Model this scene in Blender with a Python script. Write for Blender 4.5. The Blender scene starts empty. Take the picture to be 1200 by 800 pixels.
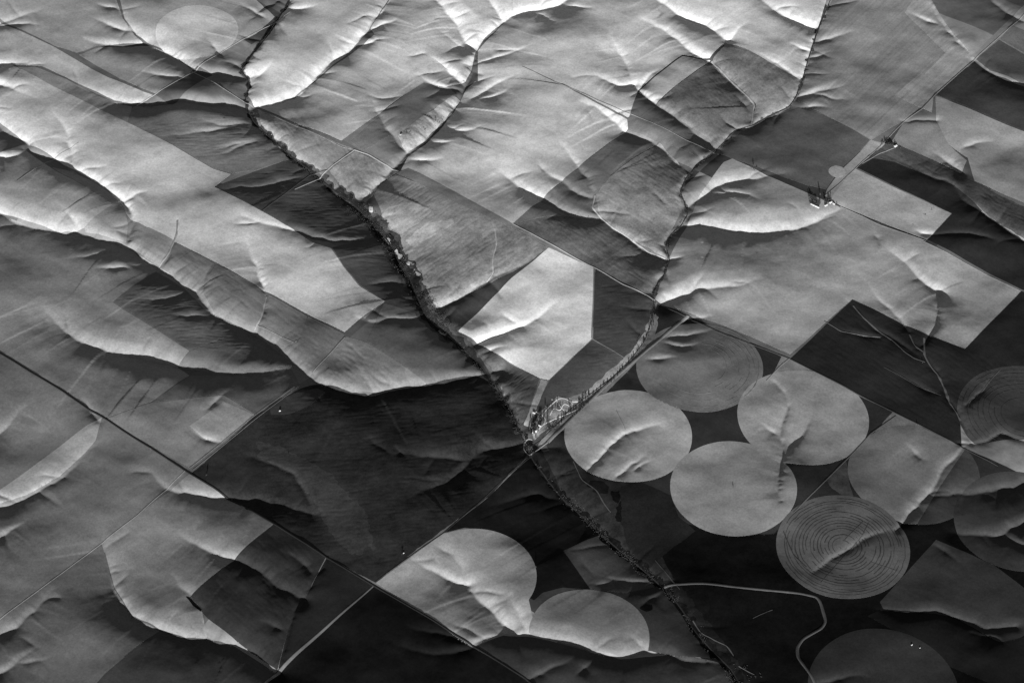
import bpy, math, random
import numpy as np
from mathutils import Vector

random.seed(7)
rng = np.random.default_rng(7)
scn = bpy.context.scene
COL = scn.collection

# ---------------------------------------------------------------- camera
PITCH = math.radians(45.0)
CAM_H = 11300.0
FPX = 3000.0                       # focal length in pixels of the 1200 px wide photograph
cam_d = bpy.data.cameras.new('camera')
cam_d.sensor_width = 36.0
cam_d.lens = 36.0 * FPX / 1200.0
cam_d.clip_start = 10.0
cam_d.clip_end = 300000.0
cam = bpy.data.objects.new('camera', cam_d)
COL.objects.link(cam)
CAM = np.array([0.0, -CAM_H / math.tan(PITCH), CAM_H])
cam.location = CAM
cam.rotation_euler = (math.pi / 2 - PITCH, 0, 0)
scn.camera = cam

# ---------------------------------------------------------------- daylight
SUN_EL = math.radians(8.5)
SUN_AZ = math.radians(0.0)         # the sun stands low behind the camera's foot, so shade falls away from the viewer
world = bpy.data.worlds.new('World')
scn.world = world
world.use_nodes = True
wn = world.node_tree
wn.nodes.clear()
sky = wn.nodes.new('ShaderNodeTexSky')
sky.sky_type = 'NISHITA'
sky.sun_disc = False
sky.sun_elevation = SUN_EL
sky.sun_rotation = math.pi + SUN_AZ
sky.altitude = 1500
bw = wn.nodes.new('ShaderNodeRGBToBW')
bg = wn.nodes.new('ShaderNodeBackground')
bg.inputs['Strength'].default_value = 0.05
wo = wn.nodes.new('ShaderNodeOutputWorld')
wn.links.new(sky.outputs[0], bw.inputs[0])
wn.links.new(bw.outputs[0], bg.inputs['Color'])
wn.links.new(bg.outputs[0], wo.inputs['Surface'])
sun_d = bpy.data.lights.new('sun', 'SUN')
sun_d.energy = 5.0
sun_d.angle = math.radians(0.5)
sun = bpy.data.objects.new('sun', sun_d)
sun.rotation_euler = (math.pi / 2 - SUN_EL, 0, SUN_AZ)
sun.location = (0, -9000, 9000)
COL.objects.link(sun)
scn.view_settings.view_transform = 'Standard'
scn.view_settings.look = 'None'
scn.view_settings.exposure = 1.52
scn.view_settings.gamma = 1.0
KLUM = 0.70                        # linear picture value of a flat surface of albedo 1

# ---------------------------------------------------------------- picture <-> ground
CP, SP = math.cos(PITCH), math.sin(PITCH)
def rays(p):
    p = np.asarray(p, float).reshape(-1, 2)
    x = (p[:, 0] - 600) / FPX
    y = -(p[:, 1] - 400) / FPX
    return np.stack([x, CP + y * SP, -SP + y * CP], 1)
def on_plane(p, z=0.0):
    d = rays(p)
    t = (np.asarray(z) - CAM[2]) / d[:, 2]
    return (CAM + d * t[:, None])[:, :2]

# ---------------------------------------------------------------- the land: one height field
DX, DY = 7.0, 8.0
X0, X1, Y0, Y1 = -4000.0, 4000.0, -2900.0, 3860.0
NX = int((X1 - X0) / DX) + 1
NY = int((Y1 - Y0) / DY) + 1
gx = X0 + DX * np.arange(NX)
gy = Y0 + DY * np.arange(NY)
GX, GY = np.meshgrid(gx, gy)       # [j, i]

def band_noise(seed, wl, nx=NX, ny=NY, ax=1.0, beta=2.0):
    """filtered random relief, features around wl metres and smaller, unit deviation"""
    r = np.random.default_rng(seed)
    f = np.fft.rfft2(r.standard_normal((ny, nx)))
    fy = np.fft.fftfreq(ny, DY)[:, None]
    fx = np.fft.rfftfreq(nx, DX)[None, :] * ax
    k = np.sqrt(fx ** 2 + fy ** 2) * wl
    f *= k ** 2 / (1 + k ** (2 + beta))
    n = np.fft.irfft2(f, s=(ny, nx))
    return n / n.std()

def vnoise(t, tab):
    i = np.floor(t).astype(int)
    f = t - i
    f = f * f * (3 - 2 * f)
    n = len(tab)
    return tab[i % n] * (1 - f) + tab[(i + 1) % n] * f

PN = 4.0
S = np.zeros((NY, NX))
TAB = np.random.default_rng(3).uniform(-1, 1, (8, 997))

def densify(P, D, step=22.0, jit=1.0, seed=0):
    seg = np.linalg.norm(np.diff(P, axis=0), axis=1)
    s = np.concatenate([[0], np.cumsum(seg)])
    n = max(4, int(s[-1] / step))
    t = np.linspace(0, s[-1], n)
    # smooth the polyline with a Catmull-like blend
    x = np.interp(t, s, P[:, 0]); y = np.interp(t, s, P[:, 1])
    for _ in range(2):
        x[1:-1] = .25 * x[:-2] + .5 * x[1:-1] + .25 * x[2:]
        y[1:-1] = .25 * y[:-2] + .5 * y[1:-1] + .25 * y[2:]
    r = np.random.default_rng(seed)
    o = seed * 13.7
    w = (vnoise(t / 70 + o, TAB[0]) * 9 + vnoise(t / 33 + o, TAB[1]) * 5) * jit
    tx, ty = np.gradient(x), np.gradient(y)
    l = np.hypot(tx, ty) + 1e-9
    return np.stack([x - ty / l * w, y + tx / l * w], 1), t

def carve(pts, d0, d1, wl, wr, jit=1.0, seed=0, rill=1.0, dm=None, S=None, taper=False):
    pts = np.asarray(pts, float)
    n = len(pts)
    a = np.linspace(0, 1, n)
    def depth(u):
        if dm is None:
            e = u * u * (3 - 2 * u)
            d = d0 + (d1 - d0) * e
            if taper:                                  # a side gully shallows again where it runs out on the valley floor
                m = (1 - u) if d1 > d0 else u
                d = d * (.25 + .75 * np.clip(m / .3, 0, 1))
            return d
        return np.where(u < .5, d0 + (dm - d0) * (u * 2), dm + (d1 - dm) * (u * 2 - 1))
    P = on_plane(pts, -0.8 * depth(a))
    Q, t = densify(P, depth(a), seed=seed, jit=jit)
    L = t[-1]
    R = 4.2 * max(wl, wr)
    i0 = max(0, int((Q[:, 0].min() - R - X0) / DX)); i1 = min(NX, int((Q[:, 0].max() + R - X0) / DX) + 2)
    j0 = max(0, int((Q[:, 1].min() - R - Y0) / DY)); j1 = min(NY, int((Q[:, 1].max() + R - Y0) / DY) + 2)
    if i1 <= i0 or j1 <= j0:
        return
    bd = np.full((j1 - j0, i1 - i0), 1e9); bs = np.zeros_like(bd); bt = np.zeros_like(bd)
    for k in range(len(Q) - 1):
        ax_, ay_ = Q[k]; bx_, by_ = Q[k + 1]
        a0 = max(i0, int((min(ax_, bx_) - R - X0) / DX)); a1 = min(i1, int((max(ax_, bx_) + R - X0) / DX) + 2)
        c0 = max(j0, int((min(ay_, by_) - R - Y0) / DY)); c1 = min(j1, int((max(ay_, by_) + R - Y0) / DY) + 2)
        if a1 <= a0 or c1 <= c0:
            continue
        px = gx[None, a0:a1] - ax_; py = gy[c0:c1, None] - ay_
        ux, uy = bx_ - ax_, by_ - ay_
        l2 = ux * ux + uy * uy + 1e-9
        u = np.clip((px * ux + py * uy) / l2, 0, 1)
        dx_ = px - u * ux; dy_ = py - u * uy
        d = np.sqrt(dx_ * dx_ + dy_ * dy_)
        side = (ux * py - uy * px) / math.sqrt(l2)
        sl = (slice(c0 - j0, c1 - j0), slice(a0 - i0, a1 - i0))
        m = d < bd[sl]
        bd[sl] = np.where(m, d, bd[sl]); bs[sl] = np.where(m, side, bs[sl])
        bt[sl] = np.where(m, t[k] + u * (t[k + 1] - t[k]), bt[sl])
    frac = .5 + .5 * bs / (bd + 1e-6)           # 0 right .. 1 left, smooth round the ends
    frac = np.clip(frac, 0, 1)
    w = wr + (wl - wr) * frac
    o = seed * 31.3
    warp = bt + bd * .45 * vnoise(bt / 130 + o, TAB[2]) + 14 * vnoise(bd / 55 + o, TAB[7]) * np.clip(bd / 50, 0, 1)
    rn = .5 * vnoise(warp / 70 + o, TAB[3]) + .45 * vnoise(warp / 31 + o, TAB[4]) + .3 * vnoise(warp / 17 + o, TAB[5])
    w = w * (1 + .22 * vnoise(bt / 190 + o, TAB[6]))
    c = depth(np.clip(bt / L, 0, 1)) * (.62 * np.clip(1 - bd / (2 * w), 0, 1) ** 2 + .38 * np.clip(1 - bd / (.7 * w), 0, 1) ** 2)
    c *= 1 + (.015 + .085 * frac) * rill * rn * np.clip(bd / 40, 0, 1) * np.exp(-(bd / np.minimum(.8 * w, 100)) ** 2)
    S[j0:j1, i0:i1] += np.clip(c, 0, None) ** PN
    return Q, t

S2 = np.zeros((NY, NX))
def rills(Q, t, d0, d1, dm, wl, wr, seed):
    """short side gullies that feather both banks of a valley, cut on top of it"""
    q = np.random.default_rng(seed + 500)
    L = t[-1]; s = q.uniform(10, 60)
    tx, ty = np.gradient(Q[:, 0]), np.gradient(Q[:, 1]); l = np.hypot(tx, ty) + 1e-9; tx /= l; ty /= l
    up = 1 if d0 < d1 else -1                      # the head of the valley lies at its shallow end
    while s < L - 8:
        u = s / L
        D = (d0 + (d1 - d0) * u) if dm is None else (d0 + (dm - d0) * 2 * u if u < .5 else dm + (d1 - dm) * (2 * u - 1))
        k = min(len(Q) - 1, int(np.searchsorted(t, s)))
        sd = 1 if q.random() < .62 else -1
        bank = min(wl, 75)
        ln = bank * q.uniform(.35, 1.05) * (1.3 if q.random() < .2 else 1)
        an = q.uniform(-.15, .75)
        n_ = np.array([-ty[k], tx[k]]) * sd; g_ = np.array([tx[k], ty[k]]) * -up
        m = 5
        P = [Q[k]]; 
        for i in range(m):
            a_ = an * (1 - .3 * i / m) + q.normal(0, .38)
            P.append(P[-1] + (n_ * math.cos(a_) + g_ * -math.sin(a_) * -1) * ln / m)
        P = np.array(P)
        dep = min(D * .14, 4.0) * q.uniform(.35, 1.0) * (1 if sd > 0 else .45); w = q.uniform(6.5, 11)
        groove(P, dep, w)
        s += q.uniform(18, 60) * (1.0 if D > 14 else 1.5)
def branches(Q, t, dmax, wl, seed):
    """side ravines that join a valley at an angle"""
    q = np.random.default_rng(seed + 900)
    L = t[-1]; s = q.uniform(40, 160)
    tx, ty = np.gradient(Q[:, 0]), np.gradient(Q[:, 1]); l = np.hypot(tx, ty) + 1e-9; tx /= l; ty /= l
    while s < L - 60:
        k = min(len(Q) - 1, int(np.searchsorted(t, s)))
        sd = 1 if q.random() < .6 else -1
        ln = q.uniform(110, 270); an = q.uniform(.15, .9); m = 8
        n_ = np.array([-ty[k], tx[k]]) * sd; g_ = np.array([tx[k], ty[k]]) * (1 if q.random() < .5 else -1)
        P = [Q[k]]
        for i in range(m):
            an += q.normal(0, .16)
            P.append(P[-1] + (n_ * math.cos(an) + g_ * math.sin(an)) * ln / m)
        w = q.uniform(15, 26)
        groove(np.array(P), q.uniform(3.0, 6.5) * min(1, dmax / 30), w)
        s += q.uniform(110, 300)
def groove(P, dep, w):
    R = 3.2 * w
    i0 = max(0, int((P[:, 0].min() - R - X0) / DX)); i1 = min(NX, int((P[:, 0].max() + R - X0) / DX) + 2)
    j0 = max(0, int((P[:, 1].min() - R - Y0) / DY)); j1 = min(NY, int((P[:, 1].max() + R - Y0) / DY) + 2)
    if i1 <= i0 or j1 <= j0: return
    x = gx[None, i0:i1]; y = gy[j0:j1, None]
    c = np.zeros((j1 - j0, i1 - i0)); n = len(P) - 1
    for k in range(n):
        ux, uy = P[k + 1] - P[k]; px = x - P[k, 0]; py = y - P[k, 1]
        u = np.clip((px * ux + py * uy) / (ux * ux + uy * uy + 1e-9), 0, 1)
        d = np.hypot(px - u * ux, py - u * uy); v = (k + u) / n
        c = np.maximum(c, dep * np.sin(np.pi * np.clip(.18 + .82 * v, 0, 1)) * np.exp(-d / w))
    S2[j0:j1, i0:i1] = np.maximum(S2[j0:j1, i0:i1], c)
# drainage traced on the photograph: (points left to right or top to bottom, depth at first, depth at last, width to the left, width to the right [, middle depth])
GULLIES = [
 ([(-60,215),(-40,235),(0,251),(20,260),(40,267),(60,270),(72,274),(90,271),(105,276),(120,281),(140,286),(150,288),(160,295),(172,305),(185,313),(200,322),(215,335),(230,343),(240,360),(252,370),(270,378),(285,383),(300,390),(325,405),(345,425),(360,440),(372,450),(395,458),(415,462),(432,464),(445,458),(480,452),(520,450),(555,440),(585,432)],18,22,75,110,28),
 ([(460,-40),(345,-10),(335,8),(325,22),(318,35),(305,52),(290,70),(282,83),(290,92),(292,102),(287,115),(290,128),(297,142),(305,150),(320,165),(340,183),(365,200),(390,222),(410,235),(430,252),(445,270),(460,290),(470,312),(480,325),(490,350),(500,372),(515,385),(530,398),(545,410),(565,430),(580,450),(592,470),(603,490),(608,505),(615,520),(625,540),(640,560),(660,585),(690,612),(715,635),(745,660),(770,682),(785,695),(800,715),(815,740),(828,755),(845,772),(858,785),(875,815)],14,15,72,95,29),
 ([(620,525),(635,515),(650,500),(665,482),(680,470),(700,455),(720,440),(740,420),(755,400),(762,380),(766,355),(765,340),(778,322),(785,303),(780,290),(785,275),(798,265),(806,252),(803,240),(797,225),(803,210),(815,195),(835,180),(845,170),(862,152),(880,148),(900,137),(925,125),(933,113),(940,95),(947,70),(952,55),(957,38),(965,20),(975,-5)],2,6,50,45,12),
 ([(-30,38),(0,27),(25,18),(45,14),(62,12)],13,0,60,60),
 ([(0,28),(20,27),(40,29),(55,33)],7,0,40,40),
 ([(100,20),(115,25),(130,32),(152,36)],0,11,60,60),
 ([(108,4),(125,8),(138,10)],0,7,40,40),
 ([(85,38),(105,48),(122,53),(150,54),(168,52)],0,16,70,90),
 ([(134,0),(140,14),(150,31),(160,42),(175,52),(200,63),(215,72),(228,82),(245,89),(262,88),(285,90)],5,20,80,90),
 ([(155,80),(180,86),(215,89)],0,8,50,45),
 ([(78,92),(95,101),(115,111),(135,119),(155,123),(180,121.5),(210,119.5),(242,124),(262,122),(290,126)],0,20,85,100,17),
 ([(178,161),(205,158),(232,156),(255,151),(285,143)],0,9,45,60),
 ([(225,138),(240,143),(262,146),(288,142)],0,9,45,50),
 ([(245,183),(265,178),(280,170),(300,163)],0,9,40,40),
 ([(235,180),(260,172),(285,165),(300,162)],0,6,30,30),
 ([(-30,80),(0,77),(18,75),(40,77),(55,80)],15,0,85,70),
 ([(-30,95),(0,101),(20,107),(42,117)],14,0,70,90),
 ([(-30,120),(-10,140),(5,152),(20,160),(32,167),(33,173),(45,180),(62,186),(75,193),(85,200),(100,207),(115,215),(130,225),(142,235),(152,245),(155,258),(152,270),(148,284)],10,12,70,80,19),
 ([(-30,190),(0,184),(15,183),(32,174)],13,8,60,60),
 ([(52,125),(65,135),(75,150),(82,170),(87,195)],0,11,80,60),
 ([(298,124),(320,122),(342,114),(360,103),(373,88),(387,74),(402,66),(418,50),(433,32),(448,12),(460,-8)],18,9,85,85,19),
 ([(433,32),(450,28),(472,18)],8,0,45,50),
 ([(420,50),(440,47),(460,45)],7,0,40,45),
 ([(338,9),(358,9.5),(380,3)],9,0,40,40),
 ([(298,89),(310,82),(322,70)],8,0,35,35),
 ([(428,230),(445,215),(462,197),(477,180),(497,168),(515,150),(532,128),(543,105),(552,84),(556,62),(566,46),(582,32),(600,18),(615,12),(635,11),(655,4),(668,-5)],14,13,75,80,20),
 ([(508,-5),(520,12),(535,28),(545,45),(552,55)],8,17,110,60),
 ([(568,-8),(580,12),(588,24)],6,12,60,50),
 ([(492,20),(510,32),(530,45),(547,56)],0,13,55,60),
 ([(488,54),(505,65),(520,77),(535,90),(543,98)],0,14,65,65),
 ([(478,80),(495,90),(507,98),(525,103),(540,102)],0,13,60,60),
 ([(550,74),(575,68),(600,61),(620,54),(637,47)],12,0,60,60),
 ([(552,112),(570,102),(590,92),(614,85)],8,0,50,45),
 ([(562,113),(585,108),(605,101)],8,0,45,45),
 ([(512,152),(530,153),(550,151),(574,145)],11,0,45,60),
 ([(500,167),(522,166),(550,164)],5,0,35,35),
 ([(483,185),(505,188),(524,186)],9,0,40,40),
 ([(430,96),(437,118),(443,135),(452,150),(465,165),(477,181)],0,12,70,50),
 ([(632,12),(640,19),(654,26)],8,0,45,45),
 ([(662,4),(680,6),(702,9)],7,0,35,35),
 ([(762,-6),(780,6),(797,17),(812,23),(825,28),(838,37),(852,47)],3,10,75,60,13),
 ([(742,20),(772,31),(787,41),(803,55),(818,65),(833,71),(848,86),(862,100),(875,112),(884,122),(880,140)],0,6,75,75,17),
 ([(706,26),(715,40),(722,55),(730,70),(738,85),(743,98)],0,9,70,50),
 ([(686,84),(710,95),(728,102),(743,101)],0,12,60,60),
 ([(748,104),(762,88),(777,76)],10,0,40,40),
 ([(743,100),(755,113),(768,124),(785,133),(800,145),(820,160),(842,174)],11,13,55,110),
 ([(676,118),(700,127),(715,137),(733,152),(745,160),(765,165),(780,178),(795,193),(806,201)],0,12,75,85,17),
 ([(642,140),(652,158),(660,170),(675,190),(690,212),(697,228)],0,9,80,50),
 ([(582,196),(600,210),(618,222),(633,233),(650,242),(665,250),(682,257),(703,256)],0,12,75,75,16),
 ([(622,186),(640,200),(655,210),(668,221),(683,230),(697,230)],0,11,60,55),
 ([(696,230),(694,243),(704,255),(718,267),(735,277),(748,287),(762,297),(780,303)],8,14,55,70),
 ([(953,47),(972,44),(990,38),(1012,33)],9,0,45,50),
 ([(948,66),(965,62),(978,57)],7,0,35,40),
 ([(936,114),(955,109),(970,102),(988,92)],12,0,45,60),
 ([(940,125),(960,124),(978,127)],7,0,35,35),
 ([(955,108),(980,115),(998,118)],5,0,35,35),
 ([(880,-8),(905,11),(930,23),(952,34)],4,12,80,70),
 ([(922,48),(940,57),(950,58)],0,9,45,45),
 ([(876,58),(900,70),(918,80),(939,94)],0,10,45,55),
 ([(1058,11),(1080,22),(1102,28)],0,9,50,60),
 ([(1085,-8),(1100,20),(1118,45),(1143,68)],2,10,60,70),
 ([(1143,70),(1160,84),(1180,95),(1200,99),(1225,105)],5,12,45,60),
 ([(1150,-8),(1180,15),(1200,28)],6,11,60,60),
 ([(1086,172),(1105,184),(1118,195),(1127,204)],0,14,75,60),
 ([(1056,143),(1075,142),(1097,143)],4,4,30,40),
 ([(1128,173),(1150,166),(1172,161)],6,0,35,40),
 ([(68,240),(80,252),(88,262),(92,272)],0,11,60,60),
 ([(72,303),(100,300),(120,296),(143,289)],0,8,40,45),
 ([(105,316),(125,312),(148,310)],0,11,45,45),
 ([(42,348),(55,368),(70,382),(90,398),(110,407),(130,413),(165,418),(190,425),(212,431),(235,433),(255,437),(275,438),(300,437),(340,431)],0,9,125,90,26),
 ([(148,352),(170,349),(190,349),(205,345),(222,337)],0,10,50,55),
 ([(193,366),(215,370),(238,366)],0,9,40,45),
 ([(143,234),(160,225),(182,221)],8,0,40,45),
 ([(286,276),(295,300),(303,322),(312,348),(306,372),(298,387)],0,7,70,45,10),
 ([(208,258),(207,275),(197,298),(186,314)],2,6,35,35),
 ([(255,302),(243,318),(236,340)],0,6,35,35),
 ([(285,256),(330,268),(350,272),(365,278),(385,283),(405,284),(425,281),(447,273)],3,15,55,95),
 ([(240,226),(280,218),(300,219),(318,215),(348,204)],0,11,40,60),
 ([(400,363),(415,372),(425,377),(440,379),(460,374),(480,374),(502,371)],0,15,55,85),
 ([(422,333),(445,329),(468,325)],0,7,40,40),
 ([(515,360),(535,350),(552,341),(573,328),(598,318),(610,313),(625,303)],14,3,60,75),
 ([(580,268),(582,290),(577,305),(578,320),(570,331)],1,8,40,45),
 ([(558,405),(580,394),(600,386),(618,378),(632,369),(648,355)],12,2,60,55),
 ([(560,415),(580,408),(600,403)],5,0,35,35),
 ([(806,241),(822,231),(838,218),(852,212),(875,210),(895,207),(918,204)],17,5,75,75),
 ([(833,226),(855,225),(875,228),(900,237)],7,0,40,45),
 ([(804,265),(825,263),(845,268),(865,272),(885,272),(905,271),(925,270),(940,267),(960,258),(985,245)],14,3,95,110,16),
 ([(783,303),(804,297)],8,0,35,35),
 ([(776,356),(795,348),(812,341),(830,338),(850,338),(868,336),(885,330),(908,320)],16,0,75,85),
 ([(811,340),(820,325),(830,316)],6,0,35,35),
 ([(795,374),(820,371),(843,367)],9,0,40,45),
 ([(782,395),(810,392),(843,383)],10,0,40,45),
 ([(760,421),(785,421),(802,416)],11,0,35,40),
 ([(780,402),(800,406),(832,401)],8,0,40,40),
 ([(1020,280),(1045,295),(1060,305),(1075,322),(1090,335),(1104,343)],0,13,75,65),
 ([(1104,343),(1100,360),(1098,380),(1088,396),(1083,407)],6,5,40,40),
 ([(996,314),(1015,330),(1025,345),(1040,360),(1055,375),(1065,390),(1072,405),(1080,412)],0,6,60,60),
 ([(972,328),(985,345),(995,355),(1010,370),(1025,385),(1050,398),(1083,425)],0,5,45,45),
 ([(1066,266),(1080,275),(1094,273)],0,9,45,40),
 ([(968,378),(985,388),(1010,393),(1035,394)],0,8,35,40),
 ([(1083,400),(1083,415),(1090,428),(1100,440),(1107,455),(1112,470),(1122,485),(1128,498),(1140,520)],5,5,50,60),
 ([(1030,427),(1055,440),(1075,452),(1103,463)],0,7,45,50),
 ([(1035,180),(1060,190),(1085,205),(1118,215),(1130,235),(1160,255),(1185,272),(1215,292)],2,12,55,75),
 ([(1090,275),(1130,272),(1165,280)],4,8,40,40),
 ([(-20,520),(0,507),(12,497),(22,484),(40,466)],12,0,50,60),
 ([(-20,598),(12,593),(30,582),(48,572),(70,560),(90,545),(100,532),(114,518)],15,3,65,75),
 ([(90,458),(105,478),(117,495)],0,8,50,45),
 ([(170,545),(185,565),(195,574),(215,576),(230,580),(245,584),(265,583),(285,586),(300,585),(330,590),(350,597),(370,603)],0,6,60,75,13),
 ([(218,497),(235,512),(254,519)],0,8,45,45),
 ([(243,480),(260,465),(272,451)],8,0,40,40),
 ([(412,428),(425,440),(435,452),(443,459)],0,7,40,40),
 ([(430,432),(450,445),(462,452)],0,6,35,35),
 ([(430,533),(460,532),(490,534),(520,536),(545,538),(565,528),(598,523),(614,519)],0,20,72,80),
 ([(458,520),(475,533)],0,8,40,30),
 ([(553,502),(570,518),(580,525)],0,9,40,30),
 ([(465,590),(490,578),(505,572),(525,565),(545,545),(554,536)],0,18,70,70),
 ([(295,535),(330,547),(350,560),(362,585),(368,605)],2,6,50,60),
 ([(560,600),(600,582),(630,574),(652,580)],0,11,50,50),
 ([(690,550),(703,536),(713,523),(728,513),(737,506),(757,501),(780,494)],5,0,45,40,8),
 ([(720,562),(735,548),(750,537),(764,526)],7,0,32,32),
 ([(740,552),(752,543),(768,536)],5,0,28,28),
   ([(910,448),(922,463),(925,478),(918,495),(914,510),(918,528),(915,545),(911,560),(914,588)],4,11,52,45),
 ([(956,476),(947,495),(940,508),(928,522),(919,537)],0,9,45,40),
 ([(884,491),(905,505),(915,511)],0,8,45,40),
 ([(912,453),(918,459),(924,462)],0,5,25,25),
 ([(1055,517),(1068,527),(1080,538)],0,8,40,40),
 ([(1050,620),(1060,608),(1075,592),(1092,572),(1102,555),(1115,540),(1132,523)],9,5,40,60,11),
 ([(1090,578),(1120,578),(1150,578),(1180,572),(1220,562)],5,16,50,60),
 ([(1118,624),(1140,627),(1160,628),(1175,627),(1190,618),(1220,604)],5,14,50,60),
 ([(1172,628),(1190,635),(1215,642)],5,9,40,40),
 ([(1125,520),(1150,520),(1165,512),(1175,508),(1190,515),(1215,520)],6,9,40,60),
 ([(1130,480),(1150,460),(1160,447),(1176,430)],7,0,30,50),
 ([(-20,640),(0,630),(12,622),(25,611),(48,601)],12,0,50,60),
 ([(-20,752),(0,743),(18,735),(38,720),(46,708),(58,695),(84,676)],16,0,60,70),
 ([(-20,797),(0,787),(15,781),(25,772),(42,758),(64,746)],13,0,50,55),
 ([(22,775),(45,773),(64,770)],6,0,35,35),
 ([(118,628),(125,650),(128,670),(133,688),(142,705),(155,722),(172,736),(187,738),(200,742),(218,748),(242,748),(255,753),(275,756),(295,765),(310,775),(325,787)],3,13,75,100,18),
 ([(187,656),(205,678),(220,697),(235,713),(243,750)],0,10,60,60),
 ([(204,622),(225,635),(240,645),(258,652),(272,658),(290,663),(300,670),(315,680),(330,690),(357,702)],0,11,60,75,14),
 ([(322,643),(345,652),(358,660),(368,672)],0,10,45,45),
 ([(383,650),(378,665),(368,680),(357,700),(345,720),(338,735),(335,760),(325,785)],3,8,45,55),
 ([(298,720),(315,730),(335,738)],0,8,40,40),
 ([(472,652),(495,663),(510,669),(525,677),(548,685)],0,12,60,80),
 ([(526,643),(540,665),(548,682),(560,700),(575,715),(588,730),(597,740)],2,15,85,95),
 ([(540,762),(555,756),(570,747),(590,741),(610,744),(622,744),(645,748),(670,754),(690,760),(710,768),(728,770),(745,764),(765,762),(785,765),(800,773),(820,775),(845,777)],7,9,65,75,17),
 ([(598,700),(608,722),(622,742)],3,9,60,50),
 ([(460,728),(480,737),(500,740),(530,746),(552,755)],0,9,40,45),
 ([(435,740),(480,763),(510,766),(540,763),(556,757)],0,8,45,50),
 ([(615,800),(640,785),(658,778),(682,763)],11,0,50,50),
 ([(678,790),(692,775),(702,764)],7,0,40,40),
 ([(732,739),(745,748),(760,760)],0,9,50,40),
 ([(676,667),(700,672),(718,677),(735,681),(762,680)],0,13,45,50),
 ([(688,683),(700,683),(718,681)],0,6,35,35),
 ([(732,693),(755,688),(772,681)],0,9,40,40),
 ([(745,712),(757,705),(775,692)],0,7,35,35),
 ([(1030,714),(1055,717),(1085,716),(1105,716),(1120,722),(1140,730),(1160,735),(1190,735)],9,8,55,65),
 ([(1140,738),(1155,744),(1175,751)],4,9,40,40),
 ([(1095,636),(1115,650),(1135,668)],4,0,40,45),
 ([(950,806),(975,797),(1005,792),(1030,796)],8,0,45,50),
 ([(955,670),(975,655),(990,645),(1005,637),(1022,628),(1040,622)],3,2,45,60,7),
 ([(330,-6),(305,12),(290,25),(283,38)],7,0,45,45),
 ([(275,0),(290,8),(310,18)],0,8,50,50),
 ([(262,66),(255,60),(240,40)],6,0,45,45),
 ([(255,68),(272,72),(283,78)],0,8,35,35),
 ([(640,205),(632,190),(628,178)],3,0,30,30),
 ([(780,240),(770,230),(755,222)],6,0,35,35),
 ([(880,128),(870,118),(858,100)],6,0,40,40),
 ([(870,152),(850,142),(838,125)],7,0,35,35),
 ([(850,50),(862,38),(880,22)],8,0,50,50),
]
SB = np.zeros((NY, NX))
for k, g in enumerate(GULLIES):
    dmax = max(g[1:3] + g[5:6])
    main = dmax >= 12
    wl = (1.1 if main else .80) * g[3]
    ln = np.linalg.norm(np.diff(on_plane(g[0]), axis=0), axis=1).sum()
    wl = min(wl, .30 * ln)
    sd = (.50 if main else .54) * wl * (dmax / g[3] / .23) ** .5 / dmax
    wr = min(max(.7 * g[4], sd * dmax / .17), .45 * ln)                # the banks that face away from the low sun lie gentler
    dm = sd * g[5] if len(g) > 5 else None
    r = carve(g[0], sd * g[1], sd * g[2], wl, wr, seed=k + 1, dm=dm, S=S if main else SB, taper=not main)
    if r is not None:
        rills(r[0], r[1], sd * g[1], sd * g[2], dm, wl, wr, k + 1)
        if main and g[0][0] != (742, 20): branches(r[0], r[1], sd * dmax, wl, k + 1)
H = -(S ** (1 / PN)) - SB ** (1 / PN) - S2
del S, SB
# broad swells and the fine wash of the slopes
H += 6.5 * band_noise(11, 1100, beta=3.2) + 1.3 * band_noise(12, 420, beta=3.0) + 0.05 * band_noise(13, 60, beta=2.0)
# rough pasture and creek flats are scoured into small gullies
def poly_sdf(P, x, y):
    d = np.full(x.shape, 1e18); ins = np.zeros(x.shape, bool)
    n = len(P)
    for k in range(n):
        ax_, ay_ = P[k]; bx_, by_ = P[(k + 1) % n]
        ex, ey = bx_ - ax_, by_ - ay_
        px, py = x - ax_, y - ay_
        u = np.clip((px * ex + py * ey) / (ex * ex + ey * ey + 1e-9), 0, 1)
        d = np.minimum(d, (px - u * ex) ** 2 + (py - u * ey) ** 2)
        c = (ay_ > y) != (by_ > y)
        if by_ != ay_:
            ins ^= c & (x < ex * (y - ay_) / ey + ax_)
    d = np.sqrt(d)
    return np.where(ins, -d, d)
def wash(seed, ang, long_, wide):
    """relief washed into grooves that run along one direction"""
    r = np.random.default_rng(seed)
    f = np.fft.rfft2(r.standard_normal((NY, NX)))
    fy = np.fft.fftfreq(NY, DY)[:, None]; fx = np.fft.rfftfreq(NX, DX)[None, :]
    c, s_ = math.cos(ang), math.sin(ang)
    k = np.sqrt(((fx * c + fy * s_) * long_) ** 2 + ((-fx * s_ + fy * c) * wide) ** 2)
    n = np.fft.irfft2(f * k ** 1.5 / (1 + k ** 4.0), s=(NY, NX))
    n /= n.std()
    n = -np.abs(n + .3)
    return n - n.mean()
UP = wash(31, math.radians(48), 260, 48); DOWN = wash(32, math.radians(-50), 260, 45); ACROSS = wash(33, math.radians(8), 240, 42); STEEP = wash(34, math.radians(-72), 200, 40)
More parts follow.
